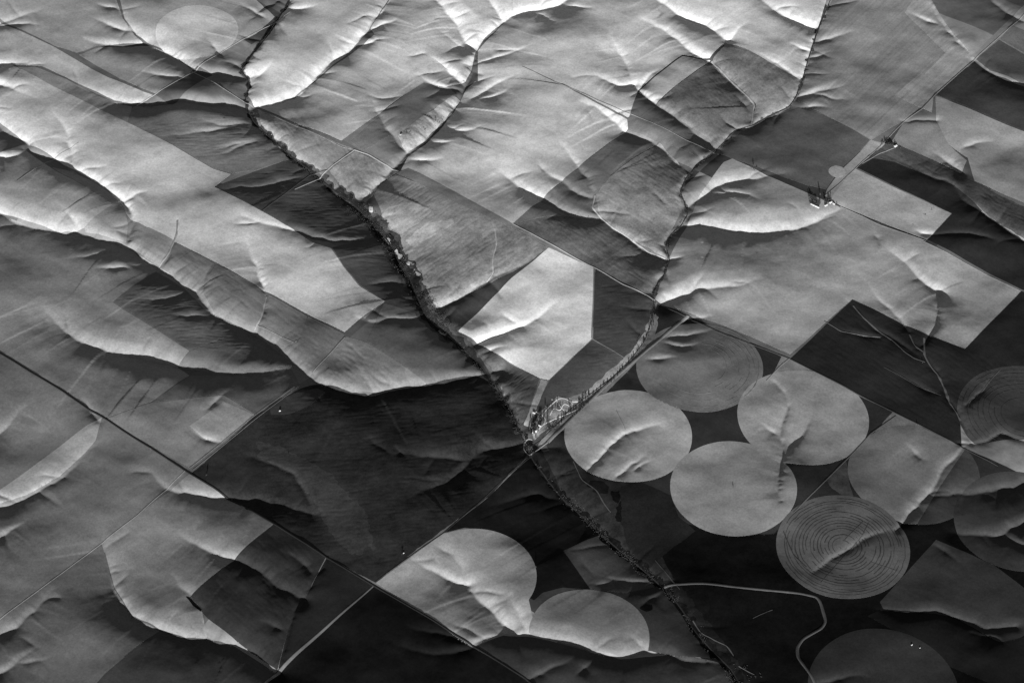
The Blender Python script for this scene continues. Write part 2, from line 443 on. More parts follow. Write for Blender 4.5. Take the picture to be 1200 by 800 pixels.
ROUGH = [([(438,228),(463,204),(592,262),(642,290),(598,320),(512,362),(468,292)], .5, UP),
         ([(697,230),(740,187),(773,167),(806,203),(803,241),(782,304),(735,278)], .55, DOWN),
         ([(603,259),(692,257),(735,280),(782,306),(768,345),(696,313)], .5, DOWN),
         ([(768,124),(833,72),(884,123),(879,147),(846,172)], .5, STEEP), ([(835,71),(876,60),(938,94),(924,125),(880,146),(886,122)], .5, STEEP),
         ([(302,128),(415,173),(468,200),(436,230),(384,200),(322,165)], .9, STEEP), ([(466,160),(530,112),(540,118),(495,168),(476,180)], 1.1, DOWN),
         ([(536,389),(632,444),(617,490),(580,440)], .9, UP),
         ([(1016,183),(1040,169),(1215,250),(1215,291),(1118,216)], .7, DOWN),
         ([(352,455),(432,464),(560,440),(610,508),(575,580),(440,682),(300,600),(300,488)], .35, ACROSS), ([(174,266),(404,391),(366,437),(302,388),(187,312)], .5, DOWN),
         ([(406,394),(500,450),(440,461),(374,448)], .9, DOWN), ([(321,614),(382,652),(325,785),(223,699)], .4, DOWN), ([(999,351),(1131,409),(1215,440),(1128,522),(928,416)], .4, DOWN),
         ([(252,219),(342,187),(442,274),(500,370),(452,353),(389,290)], .4, ACROSS), ([(148,148),(288,128),(342,186),(250,197)], .4, ACROSS),
         ([(133,353),(183,318),(346,428),(223,410)], .5, ACROSS), ([(697,316),(768,352),(752,405),(690,458),(640,480),(694,398)], .35, ACROSS)]
for P_, amp, noise_ in ROUGH:
    Q_ = on_plane(P_, -15.0)
    i0 = max(0, int((Q_[:, 0].min() - X0) / DX)); i1 = min(NX, int((Q_[:, 0].max() - X0) / DX) + 1)
    j0 = max(0, int((Q_[:, 1].min() - Y0) / DY)); j1 = min(NY, int((Q_[:, 1].max() - Y0) / DY) + 1)
    m_ = np.clip(-poly_sdf(Q_, GX[j0:j1, i0:i1], GY[j0:j1, i0:i1]) / 45.0, 0, 1)
    H[j0:j1, i0:i1] += amp * m_ * noise_[j0:j1, i0:i1]
edge = np.minimum(np.minimum(GX - X0, X1 - GX), np.minimum(GY - Y0, Y1 - GY))
H *= np.clip(edge / 150.0, 0, 1)

def height(x, y):
    x = np.asarray(x, float); y = np.asarray(y, float)
    fi = np.clip((x - X0) / DX, 0, NX - 1.001); fj = np.clip((y - Y0) / DY, 0, NY - 1.001)
    i = fi.astype(int); j = fj.astype(int)
    a = fi - i; b = fj - j
    return (H[j, i] * (1 - a) + H[j, i + 1] * a) * (1 - b) + (H[j + 1, i] * (1 - a) + H[j + 1, i + 1] * a) * b

def at(p, lift=0.0):
    """picture points -> points on the land"""
    q = on_plane(p, 0.0)
    for _ in range(6):
        q = on_plane(p, height(q[:, 0], q[:, 1]) + lift)
    return q
# ---------------------------------------------------------------- materials
def lin(v):
    v = v / 255.0
    return v / 12.92 if v <= 0.04045 else ((v + 0.055) / 1.055) ** 2.4
def alb(v):
    return min(0.85, lin(v) / KLUM)

def soil_group():
    """albedo of a crop or pasture: broad mottling, clumps, grain and drill rows"""
    g = bpy.data.node_groups.new('crop_albedo', 'ShaderNodeTree')
    I = g.interface
    for n, dv in (('Albedo', .2), ('Mottle', .1), ('Clump', .1), ('Grain', .1), ('Rows', .1), ('Angle', 0.0)):
        s = I.new_socket(n, in_out='INPUT', socket_type='NodeSocketFloat'); s.default_value = dv
    I.new_socket('Color', in_out='OUTPUT', socket_type='NodeSocketColor')
    N, L = g.nodes, g.links
    gi = N.new('NodeGroupInput'); go = N.new('NodeGroupOutput')
    geo = N.new('ShaderNodeNewGeometry')
    rot = N.new('ShaderNodeVectorRotate'); rot.rotation_type = 'Z_AXIS'
    L.new(geo.outputs['Position'], rot.inputs['Vector']); L.new(gi.outputs['Angle'], rot.inputs['Angle'])
    def noise(scale, vec, detail=3.0, rough=.55, stretch=None):
        mp = N.new('ShaderNodeVectorMath'); mp.operation = 'MULTIPLY'
        mp.inputs[1].default_value = stretch or (scale, scale, scale)
        L.new(vec, mp.inputs[0])
        t = N.new('ShaderNodeTexNoise'); t.inputs['Scale'].default_value = 1.0
        t.inputs['Detail'].default_value = detail; t.inputs['Roughness'].default_value = rough
        L.new(mp.outputs[0], t.inputs['Vector'])
        m = N.new('ShaderNodeMath'); m.operation = 'MULTIPLY_ADD'; m.inputs[1].default_value = 4.0; m.inputs[2].default_value = -2.0
        L.new(t.outputs['Fac'], m.inputs[0])
        return m.outputs[0]
    acc = None
    for nm, sig in (('Mottle', noise(1 / 420.0, geo.outputs['Position'], 5)),
                    ('Clump', noise(1 / 60.0, geo.outputs['Position'], 5, .65)),
                    ('Grain', noise(1 / 13.0, geo.outputs['Position'], 3, .7)),
                    ('Rows', noise(1, rot.outputs[0], 3, .6, (1 / 1300.0, 1 / 24.0, 0.0)))):
        m = N.new('ShaderNodeMath'); m.operation = 'MULTIPLY_ADD'
        L.new(sig, m.inputs[0]); L.new(gi.outputs[nm], m.inputs[1])
        if acc is None:
            m.inputs[2].default_value = 1.0
        else:
            L.new(acc, m.inputs[2])
        acc = m.outputs[0]
    c = N.new('ShaderNodeMath'); c.operation = 'MAXIMUM'; c.inputs[1].default_value = 0.15
    L.new(acc, c.inputs[0])
    mu = N.new('ShaderNodeMath'); mu.operation = 'MULTIPLY'
    L.new(c.outputs[0], mu.inputs[0]); L.new(gi.outputs['Albedo'], mu.inputs[1])
    L.new(mu.outputs[0], go.inputs['Color'])
    return g
SOIL = soil_group()

def soil_mat(name, albedo, mottle=.11, clump=.12, grain=.2, rows=.055, angle=0.0):
    m = bpy.data.materials.new(name); m.use_nodes = True
    t = m.node_tree; t.nodes.clear()
    o = t.nodes.new('ShaderNodeOutputMaterial'); d = t.nodes.new('ShaderNodeBsdfDiffuse')
    d.inputs['Roughness'].default_value = 0.0
    g = t.nodes.new('ShaderNodeGroup'); g.node_tree = SOIL
    for k, v in (('Albedo', albedo), ('Mottle', mottle), ('Clump', clump), ('Grain', grain), ('Rows', rows), ('Angle', angle)):
        g.inputs[k].default_value = v
    t.links.new(g.outputs[0], d.inputs['Color']); t.links.new(d.outputs[0], o.inputs['Surface'])
    return m

def plain_mat(name, albedo, vary=.15, scale=.3, rough=.9):
    m = bpy.data.materials.new(name); m.use_nodes = True
    t = m.node_tree
    b = t.nodes['Principled BSDF']; b.inputs['Roughness'].default_value = rough
    b.inputs['Specular IOR Level'].default_value = .2
    n = t.nodes.new('ShaderNodeTexNoise'); n.inputs['Scale'].default_value = scale; n.inputs['Detail'].default_value = 4
    g = t.nodes.new('ShaderNodeNewGeometry'); t.links.new(g.outputs['Position'], n.inputs['Vector'])
    r = t.nodes.new('ShaderNodeMapRange'); r.inputs['From Min'].default_value = .3; r.inputs['From Max'].default_value = .7
    r.inputs['To Min'].default_value = albedo * (1 - vary); r.inputs['To Max'].default_value = min(.95, albedo * (1 + vary))
    t.links.new(n.outputs['Fac'], r.inputs['Value']); t.links.new(r.outputs[0], b.inputs['Base Color'])
    return m

# ---------------------------------------------------------------- mesh helpers
def mesh_np(name, V, F4, extra=(), mats=(), smooth=True):
    """V (n,3); F4 (m,4) quads as an array; extra = list of other polygons"""
    me = bpy.data.meshes.new(name)
    V = np.asarray(V, np.float32)
    F4 = np.asarray(F4, np.int32).reshape(-1, 4)
    el = np.array([len(e) for e in extra], np.int32)
    loops = F4.ravel()
    if len(extra):
        loops = np.concatenate([loops, np.concatenate([np.asarray(e, np.int32) for e in extra])])
    tot = np.concatenate([np.full(len(F4), 4, np.int32), el]) if len(extra) else np.full(len(F4), 4, np.int32)
    st = np.concatenate([[0], np.cumsum(tot)[:-1]]).astype(np.int32)
    me.vertices.add(len(V)); me.vertices.foreach_set('co', V.ravel())
    me.loops.add(len(loops)); me.loops.foreach_set('vertex_index', loops.astype(np.int32))
    me.polygons.add(len(tot)); me.polygons.foreach_set('loop_start', st)
    me.update(calc_edges=True); me.validate()
    if smooth:
        me.polygons.foreach_set('use_smooth', np.ones(len(me.polygons), bool))
    for m in mats:
        me.materials.append(m)
    return me

def link(name, me, parent=None, label=None, cat=None, group=None, kind=None):
    o = bpy.data.objects.new(name, me); COL.objects.link(o)
    if parent is not None: o.parent = parent
    if label: o['label'] = label
    if cat: o['category'] = cat
    if group: o['group'] = group
    if kind: o['kind'] = kind
    return o

# ---------------------------------------------------------------- fields as sheets of crop standing on the land
class Field: pass
FIELDS = []
A0 = at([(0, 413)])[0]; A1 = at([(620, 797)])[0]
GRID_ANG = -math.atan2(A1[1] - A0[1], A1[0] - A0[0])       # the section lines run down to the right
ROW1, ROW2 = GRID_ANG, GRID_ANG + math.pi / 2

def field(label, v, poly=None, circle=None, clip=None, cut=None, layer=0, cat='field', name='crop_field', group=None, rag=0.0, **mk):
    f = Field()
    f.label, f.v, f.layer, f.cat, f.name, f.group, f.mk = label, v, layer, cat, name, group, mk
    if circle is not None:
        c = at([circle[0]])[0]; e = at([circle[1]])[0]
        f.c, f.r = c, float(np.hypot(*(e - c)))
        lo, hi = c - f.r, c + f.r
    else:
        P = at(poly); f.c = None
        lo, hi = P.min(0), P.max(0)
    i0 = max(0, int((lo[0] - X0) / DX) - 2); i1 = min(NX - 1, int((hi[0] - X0) / DX) + 3)
    j0 = max(0, int((lo[1] - Y0) / DY) - 2); j1 = min(NY - 1, int((hi[1] - Y0) / DY) + 3)
    f.win = (i0, i1, j0, j1)
    x = GX[j0:j1 + 1, i0:i1 + 1]; y = GY[j0:j1 + 1, i0:i1 + 1]
    s = (np.hypot(x - f.c[0], y - f.c[1]) - f.r) if f.c is not None else poly_sdf(P, x, y)
    if clip is not None: s = np.maximum(s, poly_sdf(at(clip), x, y))
    if cut is not None: s = np.maximum(s, -poly_sdf(at(cut), x, y))
    if rag: s = s + rag * RAG[j0:j1 + 1, i0:i1 + 1]
    f.s = np.where(np.abs(s) < .02, .02, s)
    FIELDS.append(f)
    return f
RAG = band_noise(21, 120, beta=2.2)

def corridor(label, v, pts, half, layer=2, name='creek_bank', **mk):
    """a ragged strip of bank along a line, its half width given at evenly spaced stations"""
    f = Field()
    f.label, f.v, f.layer, f.cat, f.name, f.group, f.mk, f.kind = None, v, layer, None, name, None, mk, 'structure'
    P, t = densify(at(pts), None, step=18 if len(pts) > 2 else 8, jit=.6, seed=len(FIELDS))
    hw = np.interp(t, np.linspace(0, t[-1], len(half)), half)
    R = max(half) + 30
    lo, hi = P.min(0) - R, P.max(0) + R
    i0 = max(0, int((lo[0] - X0) / DX)); i1 = min(NX - 1, int((hi[0] - X0) / DX) + 1)
    j0 = max(0, int((lo[1] - Y0) / DY)); j1 = min(NY - 1, int((hi[1] - Y0) / DY) + 1)
    f.win = (i0, i1, j0, j1)
    s = np.full((j1 - j0 + 1, i1 - i0 + 1), 1e3)
    for k in range(len(P)):
        a0 = max(i0, int((P[k, 0] - R - X0) / DX)); a1 = min(i1, int((P[k, 0] + R - X0) / DX) + 1)
        c0 = max(j0, int((P[k, 1] - R - Y0) / DY)); c1 = min(j1, int((P[k, 1] + R - Y0) / DY) + 1)
        if a1 <= a0 or c1 <= c0: continue
        sl = (slice(c0 - j0, c1 - j0 + 1), slice(a0 - i0, a1 - i0 + 1))
        s[sl] = np.minimum(s[sl], np.hypot(GX[c0:c1 + 1, a0:a1 + 1] - P[k, 0], GY[c0:c1 + 1, a0:a1 + 1] - P[k, 1]) - hw[k])
    s = s + 8.0 * RAG[j0:j1 + 1, i0:i1 + 1]
    f.s = np.where(np.abs(s) < .02, .02, s)
    FIELDS.append(f)
    return f

def build_fields():
    FIELDS.sort(key=lambda f: f.layer)
    top = np.full((NY - 1, NX - 1), -1)
    for k, f in enumerate(FIELDS):
        f.off = 0.15 + 0.05 * f.layer + 0.002 * k
        i0, i1, j0, j1 = f.win
        q = np.maximum.reduce([f.s[:-1, :-1], f.s[1:, :-1], f.s[:-1, 1:], f.s[1:, 1:]])
        f.deep = q < -14
        sub = top[j0:j1, i0:i1]; sub[f.deep] = k
    for k, f in enumerate(FIELDS):
        i0, i1, j0, j1 = f.win
        w, h = i1 - i0 + 1, j1 - j0 + 1
        s = f.s
        ins = s < 0
        cnt = ins[:-1, :-1].astype(int) + ins[1:, :-1] + ins[:-1, 1:] + ins[1:, 1:]
        hidden = top[j0:j1, i0:i1] > k
        full = (cnt == 4) & ~hidden
        part = (cnt > 0) & (cnt < 4) & ~hidden
        idx = np.arange(w * h).reshape(h, w)
        q = np.stack([idx[:-1, :-1][full], idx[:-1, 1:][full], idx[1:, 1:][full], idx[1:, :-1][full]], 1)
        Z = H[j0:j1 + 1, i0:i1 + 1]
        x = GX[j0:j1 + 1, i0:i1 + 1]; y = GY[j0:j1 + 1, i0:i1 + 1]
        V = [np.stack([x.ravel(), y.ravel(), Z.ravel() + f.off], 1)]
        new, edge, polys, rim = [], {}, [], []
        sl = s.ravel(); xl = x.ravel(); yl = y.ravel(); zl = Z.ravel()
        base = w * h
        for jj, ii in zip(*np.nonzero(part)):
            c = [jj * w + ii, jj * w + ii + 1, (jj + 1) * w + ii + 1, (jj + 1) * w + ii]
            out, cross = [], []
            for a in range(4):
                p, n = c[a], c[(a + 1) % 4]
                if sl[p] < 0: out.append(p)
                if (sl[p] < 0) != (sl[n] < 0):
                    key = (p, n) if p < n else (n, p)
                    e = edge.get(key)
                    if e is None:
                        t = sl[key[0]] / (sl[key[0]] - sl[key[1]])
                        a_, b_ = key
                        new.append((xl[a_] + t * (xl[b_] - xl[a_]), yl[a_] + t * (yl[b_] - yl[a_]), zl[a_] + t * (zl[b_] - zl[a_]) + f.off))
                        e = edge[key] = base + len(new) - 1
                    out.append(e)
                    cross.append((e, sl[p] < 0))
            if len(out) >= 3: polys.append(out)
            if len(cross) == 2:
                a_, b_ = (cross[0][0], cross[1][0]) if cross[0][1] else (cross[1][0], cross[0][0])
                rim.append((a_, b_))
        if new: V.append(np.array(new))
        V = np.concatenate(V)
        # the crop's own edge, a wall down to the soil
        top_n = len(V); drop = f.off + 0.5
        ids = sorted({r for e in rim for r in e})
        m = {r: top_n + n for n, r in enumerate(ids)}
        if ids:
            U = V[ids]; Dn = U.copy(); Dn[:, 2] -= drop
            V = np.concatenate([V, U, Dn])
            ln = len(ids)
            polys += [[m[b], m[a], m[a] + ln, m[b] + ln] for a, b in rim]
        used = np.zeros(len(V), bool)
        used[q.ravel()] = True
        for p in polys: used[p] = True
        remap = np.cumsum(used) - 1
        V = V[used]; q = remap[q]; polys = [remap[p] for p in polys]
        if len(V) == 0: continue
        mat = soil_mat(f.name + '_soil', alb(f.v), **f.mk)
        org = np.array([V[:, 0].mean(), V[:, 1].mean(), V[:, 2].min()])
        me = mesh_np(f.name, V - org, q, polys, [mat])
        o = link(f.name, me, None, f.label, f.cat, f.group, getattr(f, 'kind', 'thing'))
        o.location = org
        f.obj, f.org = o, org
    return top
# ---------------------------------------------------------------- the fields traced on the photograph
CIRC = 'round irrigated fields'
RECT = 'angular crop fields'
PAST = 'rough pastures by the creeks'
def circ(label, v, c, e, **k):
    return field(label, v, circle=(c, e), layer=k.pop('layer', 3), name='circular_field', group=CIRC, angle=ROW1, **k)
# boundaries traced close to a road meet on its centre line
HWY = [(-30,394),(0,413.5),(110,482.5),(215,549.5),(300,601),(437,685),(555,757),(620,798),(662,825)]
SNAP = [(HWY, 8), ([(300,810),(320,790),(437,686)], 7), ([(601,262),(650,288),(696,313),(730,333),(768,352),(800,369),(850,392),(925,420),(985,450),(1054,486),(1131,526),(1170,546)], 5),
        ([(-20,739),(0,725),(60,680),(125,631),(160,604),(217,551)], 5), ([(437,685),(520,624)], 4), ([(222,549),(262,516),(300,486),(345,454)], 6)]
def snap(poly):
    out = []
    for x, y in poly:
        best = None
        for line, r in SNAP:
            for (ax, ay), (bx, by) in zip(line[:-1], line[1:]):
                ex, ey = bx - ax, by - ay
                u = min(1, max(0, ((x - ax) * ex + (y - ay) * ey) / (ex * ex + ey * ey)))
                px, py = ax + u * ex, ay + u * ey
                d = math.hypot(x - px, y - py)
                if d < r and (best is None or d < best[0]): best = (d, px, py)
        out.append((best[1], best[2]) if best else (x, y))
    return out
def rect(label, v, poly, **k):
    return field(label, v, poly=snap(poly), layer=k.pop('layer', 1), group=k.pop('group', RECT), angle=k.pop('angle', ROW1), **k)
def past(label, v, poly, **k):
    k.setdefault('clump', .3); k.setdefault('mottle', .28); k.setdefault('grain', .28); k.setdefault('rag', 1.5)
    return field(label, v, poly=snap(poly), layer=k.pop('layer', 1), name=k.pop('name', 'pasture'), cat=k.pop('cat', 'pasture'), group=PAST, angle=ROW2, **k)

# --- right half: the round fields and the dark ground between them
rect('dark fallow ground filling the gaps between the round fields', 36,
     [(772,352),(905,415),(1055,487),(1130,525),(1215,566),(1215,640),(1100,620),(1000,600),(900,640),(820,625),(770,600),(745,563),(690,562),(655,540),(640,522),(690,480),(750,420)], layer=0, clump=.15, mottle=.2)
past('blackish grassland with a pale winding track in the lower right', 13,
     [(700,610),(745,563),(780,585),(800,612),(860,627),(905,625),(930,610),(1060,600),(1120,600),(1215,640),(1215,815),(1045,830),(880,830),(845,760),(800,700)], layer=0, mottle=.3, clump=.3)
past('dark mottled creek flat below the leftmost of the round fields', 30,
     [(636,530),(660,522),(672,540),(700,560),(745,563),(725,590),(727,610),(770,640),(790,680),(775,680),(720,632),(660,580)], clump=.45, mottle=.3, layer=1)
past('dark triangular grassland with faint branching rills beneath the round fields', 24,
     [(727,570),(750,564),(786,580),(795,605),(815,622),(790,640),(760,668),(735,640),(728,610)], clump=.2, layer=2)
c_main = circ('pale round field with a forked gully, beside the creek road and tree belt', 122, (736,511), (811,511))
c_ring = circ('grey round field with faint ring lines, uppermost of the round fields on the right', 88, (820,428), (894,428), mottle=.1)
c_mid = circ('pale round field cut by a wrinkled gully from top to bottom', 110, (941,489), (1018,489), clip=[(840,380),(925,420),(1080,500),(1080,580),(840,580)], layer=4)
circ('pale round field touching the wrinkled one at its lower left', 106, (859.5,571), (934,571))
circ('grey round field with its upper right corner cut along a straight track', 84, (1070,556), (1147,556), clip=[(960,470),(1052,487),(1131,526),(1095,580),(1068,625),(960,625)])
circ('dim slice of a round field beyond the bright gully edge', 54, (1070,556), (1148,556), clip=[(1131,526),(1160,540),(1160,625),(1068,625),(1095,580)], layer=2)  # same round field across the gully, its shade put into the albedo
c_rings = circ('round field scored with many dark concentric rings', 66, (988,640), (1066,640), layer=5, mottle=.05)
c_r2 = circ('dark round field with curved ring lines at the right edge', 48, (1201,486), (1279,486), clip=[(1100,420),(1300,420),(1300,515),(1185,515),(1150,520),(1125,520)])
circ('dim round field at the right edge below the bright gully', 47, (1197,612), (1276,612))
circ('very dim round field at the bottom edge', 36, (1035,806), (1123,806))
circ('tiny pale round clearing bitten into the dark slope by the farm road', 124, (981,201), (991,201), layer=4)
rect('dark four sided field with a pale lower rim in the lower right corner', 40,
     [(1097,632),(1135,648),(1165,662),(1215,700),(1215,735),(1190,750),(1172,752),(1120,723),(1080,717),(1035,713),(1031,705)], layer=2)
rect('black strip of field below the dark four sided field', 23,
     [(1033,714),(1080,718),(1120,724),(1172,753),(1215,742),(1215,805),(1160,800),(1100,775),(1055,742),(1016,721)], layer=2)
past('pale scrap of ground left between the cut round field and its straight track', 88, [(1045,484),(1082,503),(1068,501),(1050,501),(1022,510)], layer=2)
past('grey wedge between two round fields beside a straight track', 58, [(984,547),(992,540),(996,570),(1004,592),(975,572),(968,562)], layer=2)
rect('pale corner above the wrinkled round field', 100, [(915,420),(926,422),(950,434),(925,436),(905,440)], layer=2, clump=.3)

# --- right: big pale fields and dark blocks
rect('broad pale field of many gullies right of the winding creek', 122,
     [(783,305),(808,258),(818,232),(848,190),(858,186),(968,236),(985,243),(1085,283),(1197,340),(1131,408),(1101,397),(999,350),(926,415),(850,382),(768,351)], layer=1)
rect('pale four sided field below the farmstead on the right', 130, [(1001,197),(1115,250),(1086,281),(985,241),(972,234)], layer=2)
rect('dark slope above the white farmstead, with a round bite in its edge', 72,
     [(842,180),(865,152),(905,138),(936,126),(965,135),(1019,164),(1005,180),(983,200),(968,222),(945,217),(905,202),(858,186)], layer=2, clump=.12)
rect('black stepped field at the right edge beyond the pale field', 34,
     [(1003,196),(1015,184),(1048,190),(1085,205),(1118,217),(1160,256),(1215,292),(1215,345),(1197,339),(1087,281),(1116,250)], layer=1, clump=.18)
past('dark eroded grassland with pale scars running down from the tree clump', 58,
     [(1016,183),(1040,169),(1120,205),(1215,250),(1215,291),(1160,255),(1118,216),(1085,204),(1048,189)], layer=2)
rect('broad black field with pale branching dry streams on the right', 30,
     [(999,351),(1101,398),(1131,409),(1197,341),(1215,349),(1215,440),(1182,436),(1125,491),(1128,522),(1055,486),(928,416)], layer=1, clump=.12, mottle=.2)
rect('pale strip field slanting down to the right edge', 114, [(1096,112),(1215,160),(1215,244),(1142,212),(1134,185),(1110,168),(1097,142)], layer=2)
rect('pale field with a bright rounded spur next to the tree clump', 102, [(1060,142),(1096,142),(1112,170),(1133,188),(1127,203),(1045,166)], layer=2)
rect('black field in the upper right beside the pale strip', 48, [(1098,111),(1142,73),(1160,86),(1195,100),(1215,106),(1215,158)], layer=2)
rect('dark field in the upper right with a pale curved rim', 62, [(1144,70),(1171,47),(1215,72),(1215,104),(1195,97),(1160,83)], layer=2)
rect('grey corner of field at the upper right edge', 78, [(1172,46),(1186,30),(1215,42),(1215,70)], layer=2)
rect('grey field combed with straight streaks in the upper right', 108,
     [(934,118),(942,96),(950,68),(957,42),(965,20),(975,-12),(1085,-12),(1115,40),(1143,69),(1096,111),(1060,141),(1021,164)], layer=1, rows=.17, angle=ROW2)
rect('lighter streaked field along the upper right road', 124, [(1085,-8),(1117,40),(1142,68),(1096,110),(1078,92),(1108,62),(1060,15),(1075,-8)], layer=2, rows=.22, angle=ROW2)
rect('pale streaked wedge below the streaked field', 120, [(1048,112),(1080,85),(1100,98),(1094,112),(1092,132)], layer=2, rows=.2, angle=ROW2)

# --- the middle
rect('brightest field, a white pentagon between the two creeks', 168,
     [(643,290),(696,313),(693,397),(643,445),(633,443),(537,388),(599,326)], layer=3, mottle=.05)
rect('dark field right of the white pentagon', 52, [(697,316),(768,352),(766,380),(752,405),(735,422),(695,397)], layer=2, mottle=.25, clump=.15)
rect('dark field below the white pentagon reaching down to the grove', 60, [(694,398),(735,423),(690,458),(660,468),(640,480),(622,486),(644,446)], layer=2, mottle=.2, clump=.18)
past('dark rough wedge between the white pentagon and the left creek', 66, [(536,389),(632,444),(617,490),(609,498),(580,440),(530,396),(518,384)], layer=2)
rect('dark triangular slope along the upper left side of the white pentagon', 62, [(512,378),(524,357),(553,343),(600,319),(614,315),(600,325),(537,387)], layer=2)
past('grey rough pasture of fine rills above the white pentagon', 106,
     [(438,228),(446,216),(463,204),(478,210),(592,262),(642,290),(622,306),(598,320),(553,342),(524,357),(512,362),(490,330),(468,292),(450,258)], layer=1)
past('pale bare patch in the rough pasture by the dark creek', 122, [(447,252),(455,243),(482,236),(506,246),(490,262),(470,274),(458,268)], layer=2, rag=3)
past('second pale bare strip in the rough pasture', 120, [(474,282),(500,262),(530,256),(533,262),(505,278),(482,288)], layer=2, rag=3)
rect('grey strip along the upper edge of the rough pasture', 100, [(463,203),(478,197),(602,258),(640,287),(592,263),(530,236)], layer=2)
rect('broad pale field sloping down between two valleys in the upper middle', 150,
     [(470,199),(478,184),(498,170),(516,152),(533,130),(546,106),(556,96),(600,92),(660,100),(735,140),(736,151),(678,196),(637,232),(601,258)], layer=1)
rect('grey strip field crossing three gullies left of the mottled pasture', 90,
     [(602,258),(637,233),(678,197),(736,152),(772,166),(740,186),(716,205),(697,229),(692,256),(668,252)], layer=2, clump=.1)
rect('long dark field with a pale road along it above the winding creek', 82,
     [(737,151),(767,125),(805,147),(845,176),(836,183),(820,186),(773,165)], layer=2)
past('grey rough slope left of the winding creek above the straight road', 84,
     [(603,259),(666,253),(692,257),(704,258),(735,280),(782,306),(768,345),(758,344),(696,313),(650,287)], layer=1, rows=.12)
past('mottled grey pasture shaped like a heart beside the winding creek', 104,
     [(697,230),(716,206),(740,187),(773,167),(806,203),(797,225),(803,241),(783,277),(782,304),(735,278),(704,256)], layer=2)
past('dark mottled pasture at the head of the winding creek', 88, [(768,124),(833,72),(862,101),(884,123),(879,147),(846,172),(805,146)], layer=2)
past('mottled pasture beside the dark mottled one, pale at its rim', 100, [(835,71),(850,53),(876,60),(938,94),(932,114),(924,125),(898,137),(880,146),(886,122),(864,100)], layer=2)
rect('narrow pale field left of the dark mottled pasture', 146, [(748,108),(800,66),(833,70),(768,123)], layer=1)
rect('pale ground in the upper middle around the straight road', 156, [(600,-12),(972,-12),(962,22),(955,42),(949,60),(944,80),(938,97),(876,58),(850,50),(832,68),(800,64),(748,106),(737,138),(660,98),(602,92),(560,108),(560,60),(590,28)], layer=0)

rect('bright slopes between the heads of the two upper valleys', 154, [(464,-12),(600,-12),(602,16),(583,32),(567,46),(557,62),(552,84),(545,97),(510,71),(440,41),(434,34),(448,12)], layer=0)
# --- upper left
rect('pale grey field between the narrow dark ravine and the upper valley', 145,
     [(298,126),(290,112),(294,96),(286,83),(294,68),(307,52),(319,35),(328,20),(347,-12),(462,-12),(432,36),(402,68),(372,92),(345,114),(322,122)], layer=1)
rect('pale slope under the upper valley with a bright bottom edge', 148,
     [(303,125),(345,116),(374,92),(404,69),(440,40),(510,70),(545,97),(512,105),(475,110),(446,132),(400,165),(350,146)], layer=1)
rect('dark strip of field with pale bare spots near the valley mouth', 98, [(447,133),(476,110),(497,97),(528,104),(535,112),(504,130),(470,160),(462,168)], layer=2)
rect('dark small field at the road corner above the creek mouth', 92, [(411,166),(444,138),(458,158),(436,172),(424,176)], layer=2)
past('bare pale valley floor between two fields', 124, [(466,160),(504,131),(530,112),(540,118),(520,143),(495,168),(476,180)], layer=3, clump=.25)
rect('small grey field in the corner by the dark ravine and the road', 104, [(350,148),(392,166),(414,174),(384,198),(365,200),(340,182),(336,172)], layer=2, clump=.15)
past('pale rough corner beside the dark ravine', 118, [(302,128),(350,147),(338,170),(322,163),(306,146)], layer=2)
past('grey rough ground around the creek mouth below the road', 108, [(386,200),(416,177),(445,190),(468,200),(446,214),(436,230),(425,242),(410,232)], layer=2)
circ('dull round field in the upper left, clipped by a pale road', 144, (231,38), (279,38), clip=[(150,-10),(300,-10),(285,48),(262,60),(230,76),(180,80),(150,60)])
rect('grey slope round the upper left round field', 122, [(138,-10),(290,-10),(322,20),(300,40),(262,60),(228,81),(200,62),(176,52),(160,41),(146,22)], layer=1)
rect('dark slope below the upper left round field', 110, [(92,64),(115,56),(166,54),(178,55),(202,65),(226,81),(221,88),(182,110),(140,92)], layer=2)  # some of the slope's shade is left in this albedo
rect('pale strip field ending at the crossing of two roads', 138, [(-12,18),(65,56),(125,90),(180,112),(172,118),(155,122),(135,118),(98,101),(78,91),(50,78),(-12,74)], layer=1)
rect('grey field between the two pale strips on the upper left', 112, [(-12,82),(40,78),(78,93),(112,111),(140,122),(155,125),(150,148),(60,100)], layer=1)
rect('dark slope between the pale strip and the narrow ravine', 94, [(148,148),(156,125),(210,121),(243,125),(288,128),(300,150),(325,172),(342,186),(302,199),(272,203),(250,197),(187,161)], layer=1, clump=.1)  # albedo partly darkened for the slope facing away from the sun
rect('long pale strip field slanting from the left edge to the dark creek slope', 144,
     [(-12,62),(60,100),(125,132),(187,162),(250,198),(271,204),(251,219),(306,247),(344,269),(366,284),(388,291),(402,312),(421,335),(451,353),(421,374),(404,389),(312,342),(225,293),(172,266),(152,256),(128,224),(100,206),(62,184),(33,170),(-12,135)], layer=2, mottle=.06)
rect('dark field on the creek slope in the middle left', 66,  # albedo lowered to deepen the shade on this valley side
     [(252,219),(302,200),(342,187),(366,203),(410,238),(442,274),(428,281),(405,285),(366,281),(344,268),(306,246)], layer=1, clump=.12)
rect('black field between the pale strip tip and the dark creek', 60, [(389,290),(405,286),(442,277),(462,300),(482,333),(500,370),(460,373),(425,376),(452,353),(422,334),(403,312)], layer=1, clump=.12)  # shade of the creek's left bank is put into the albedo too

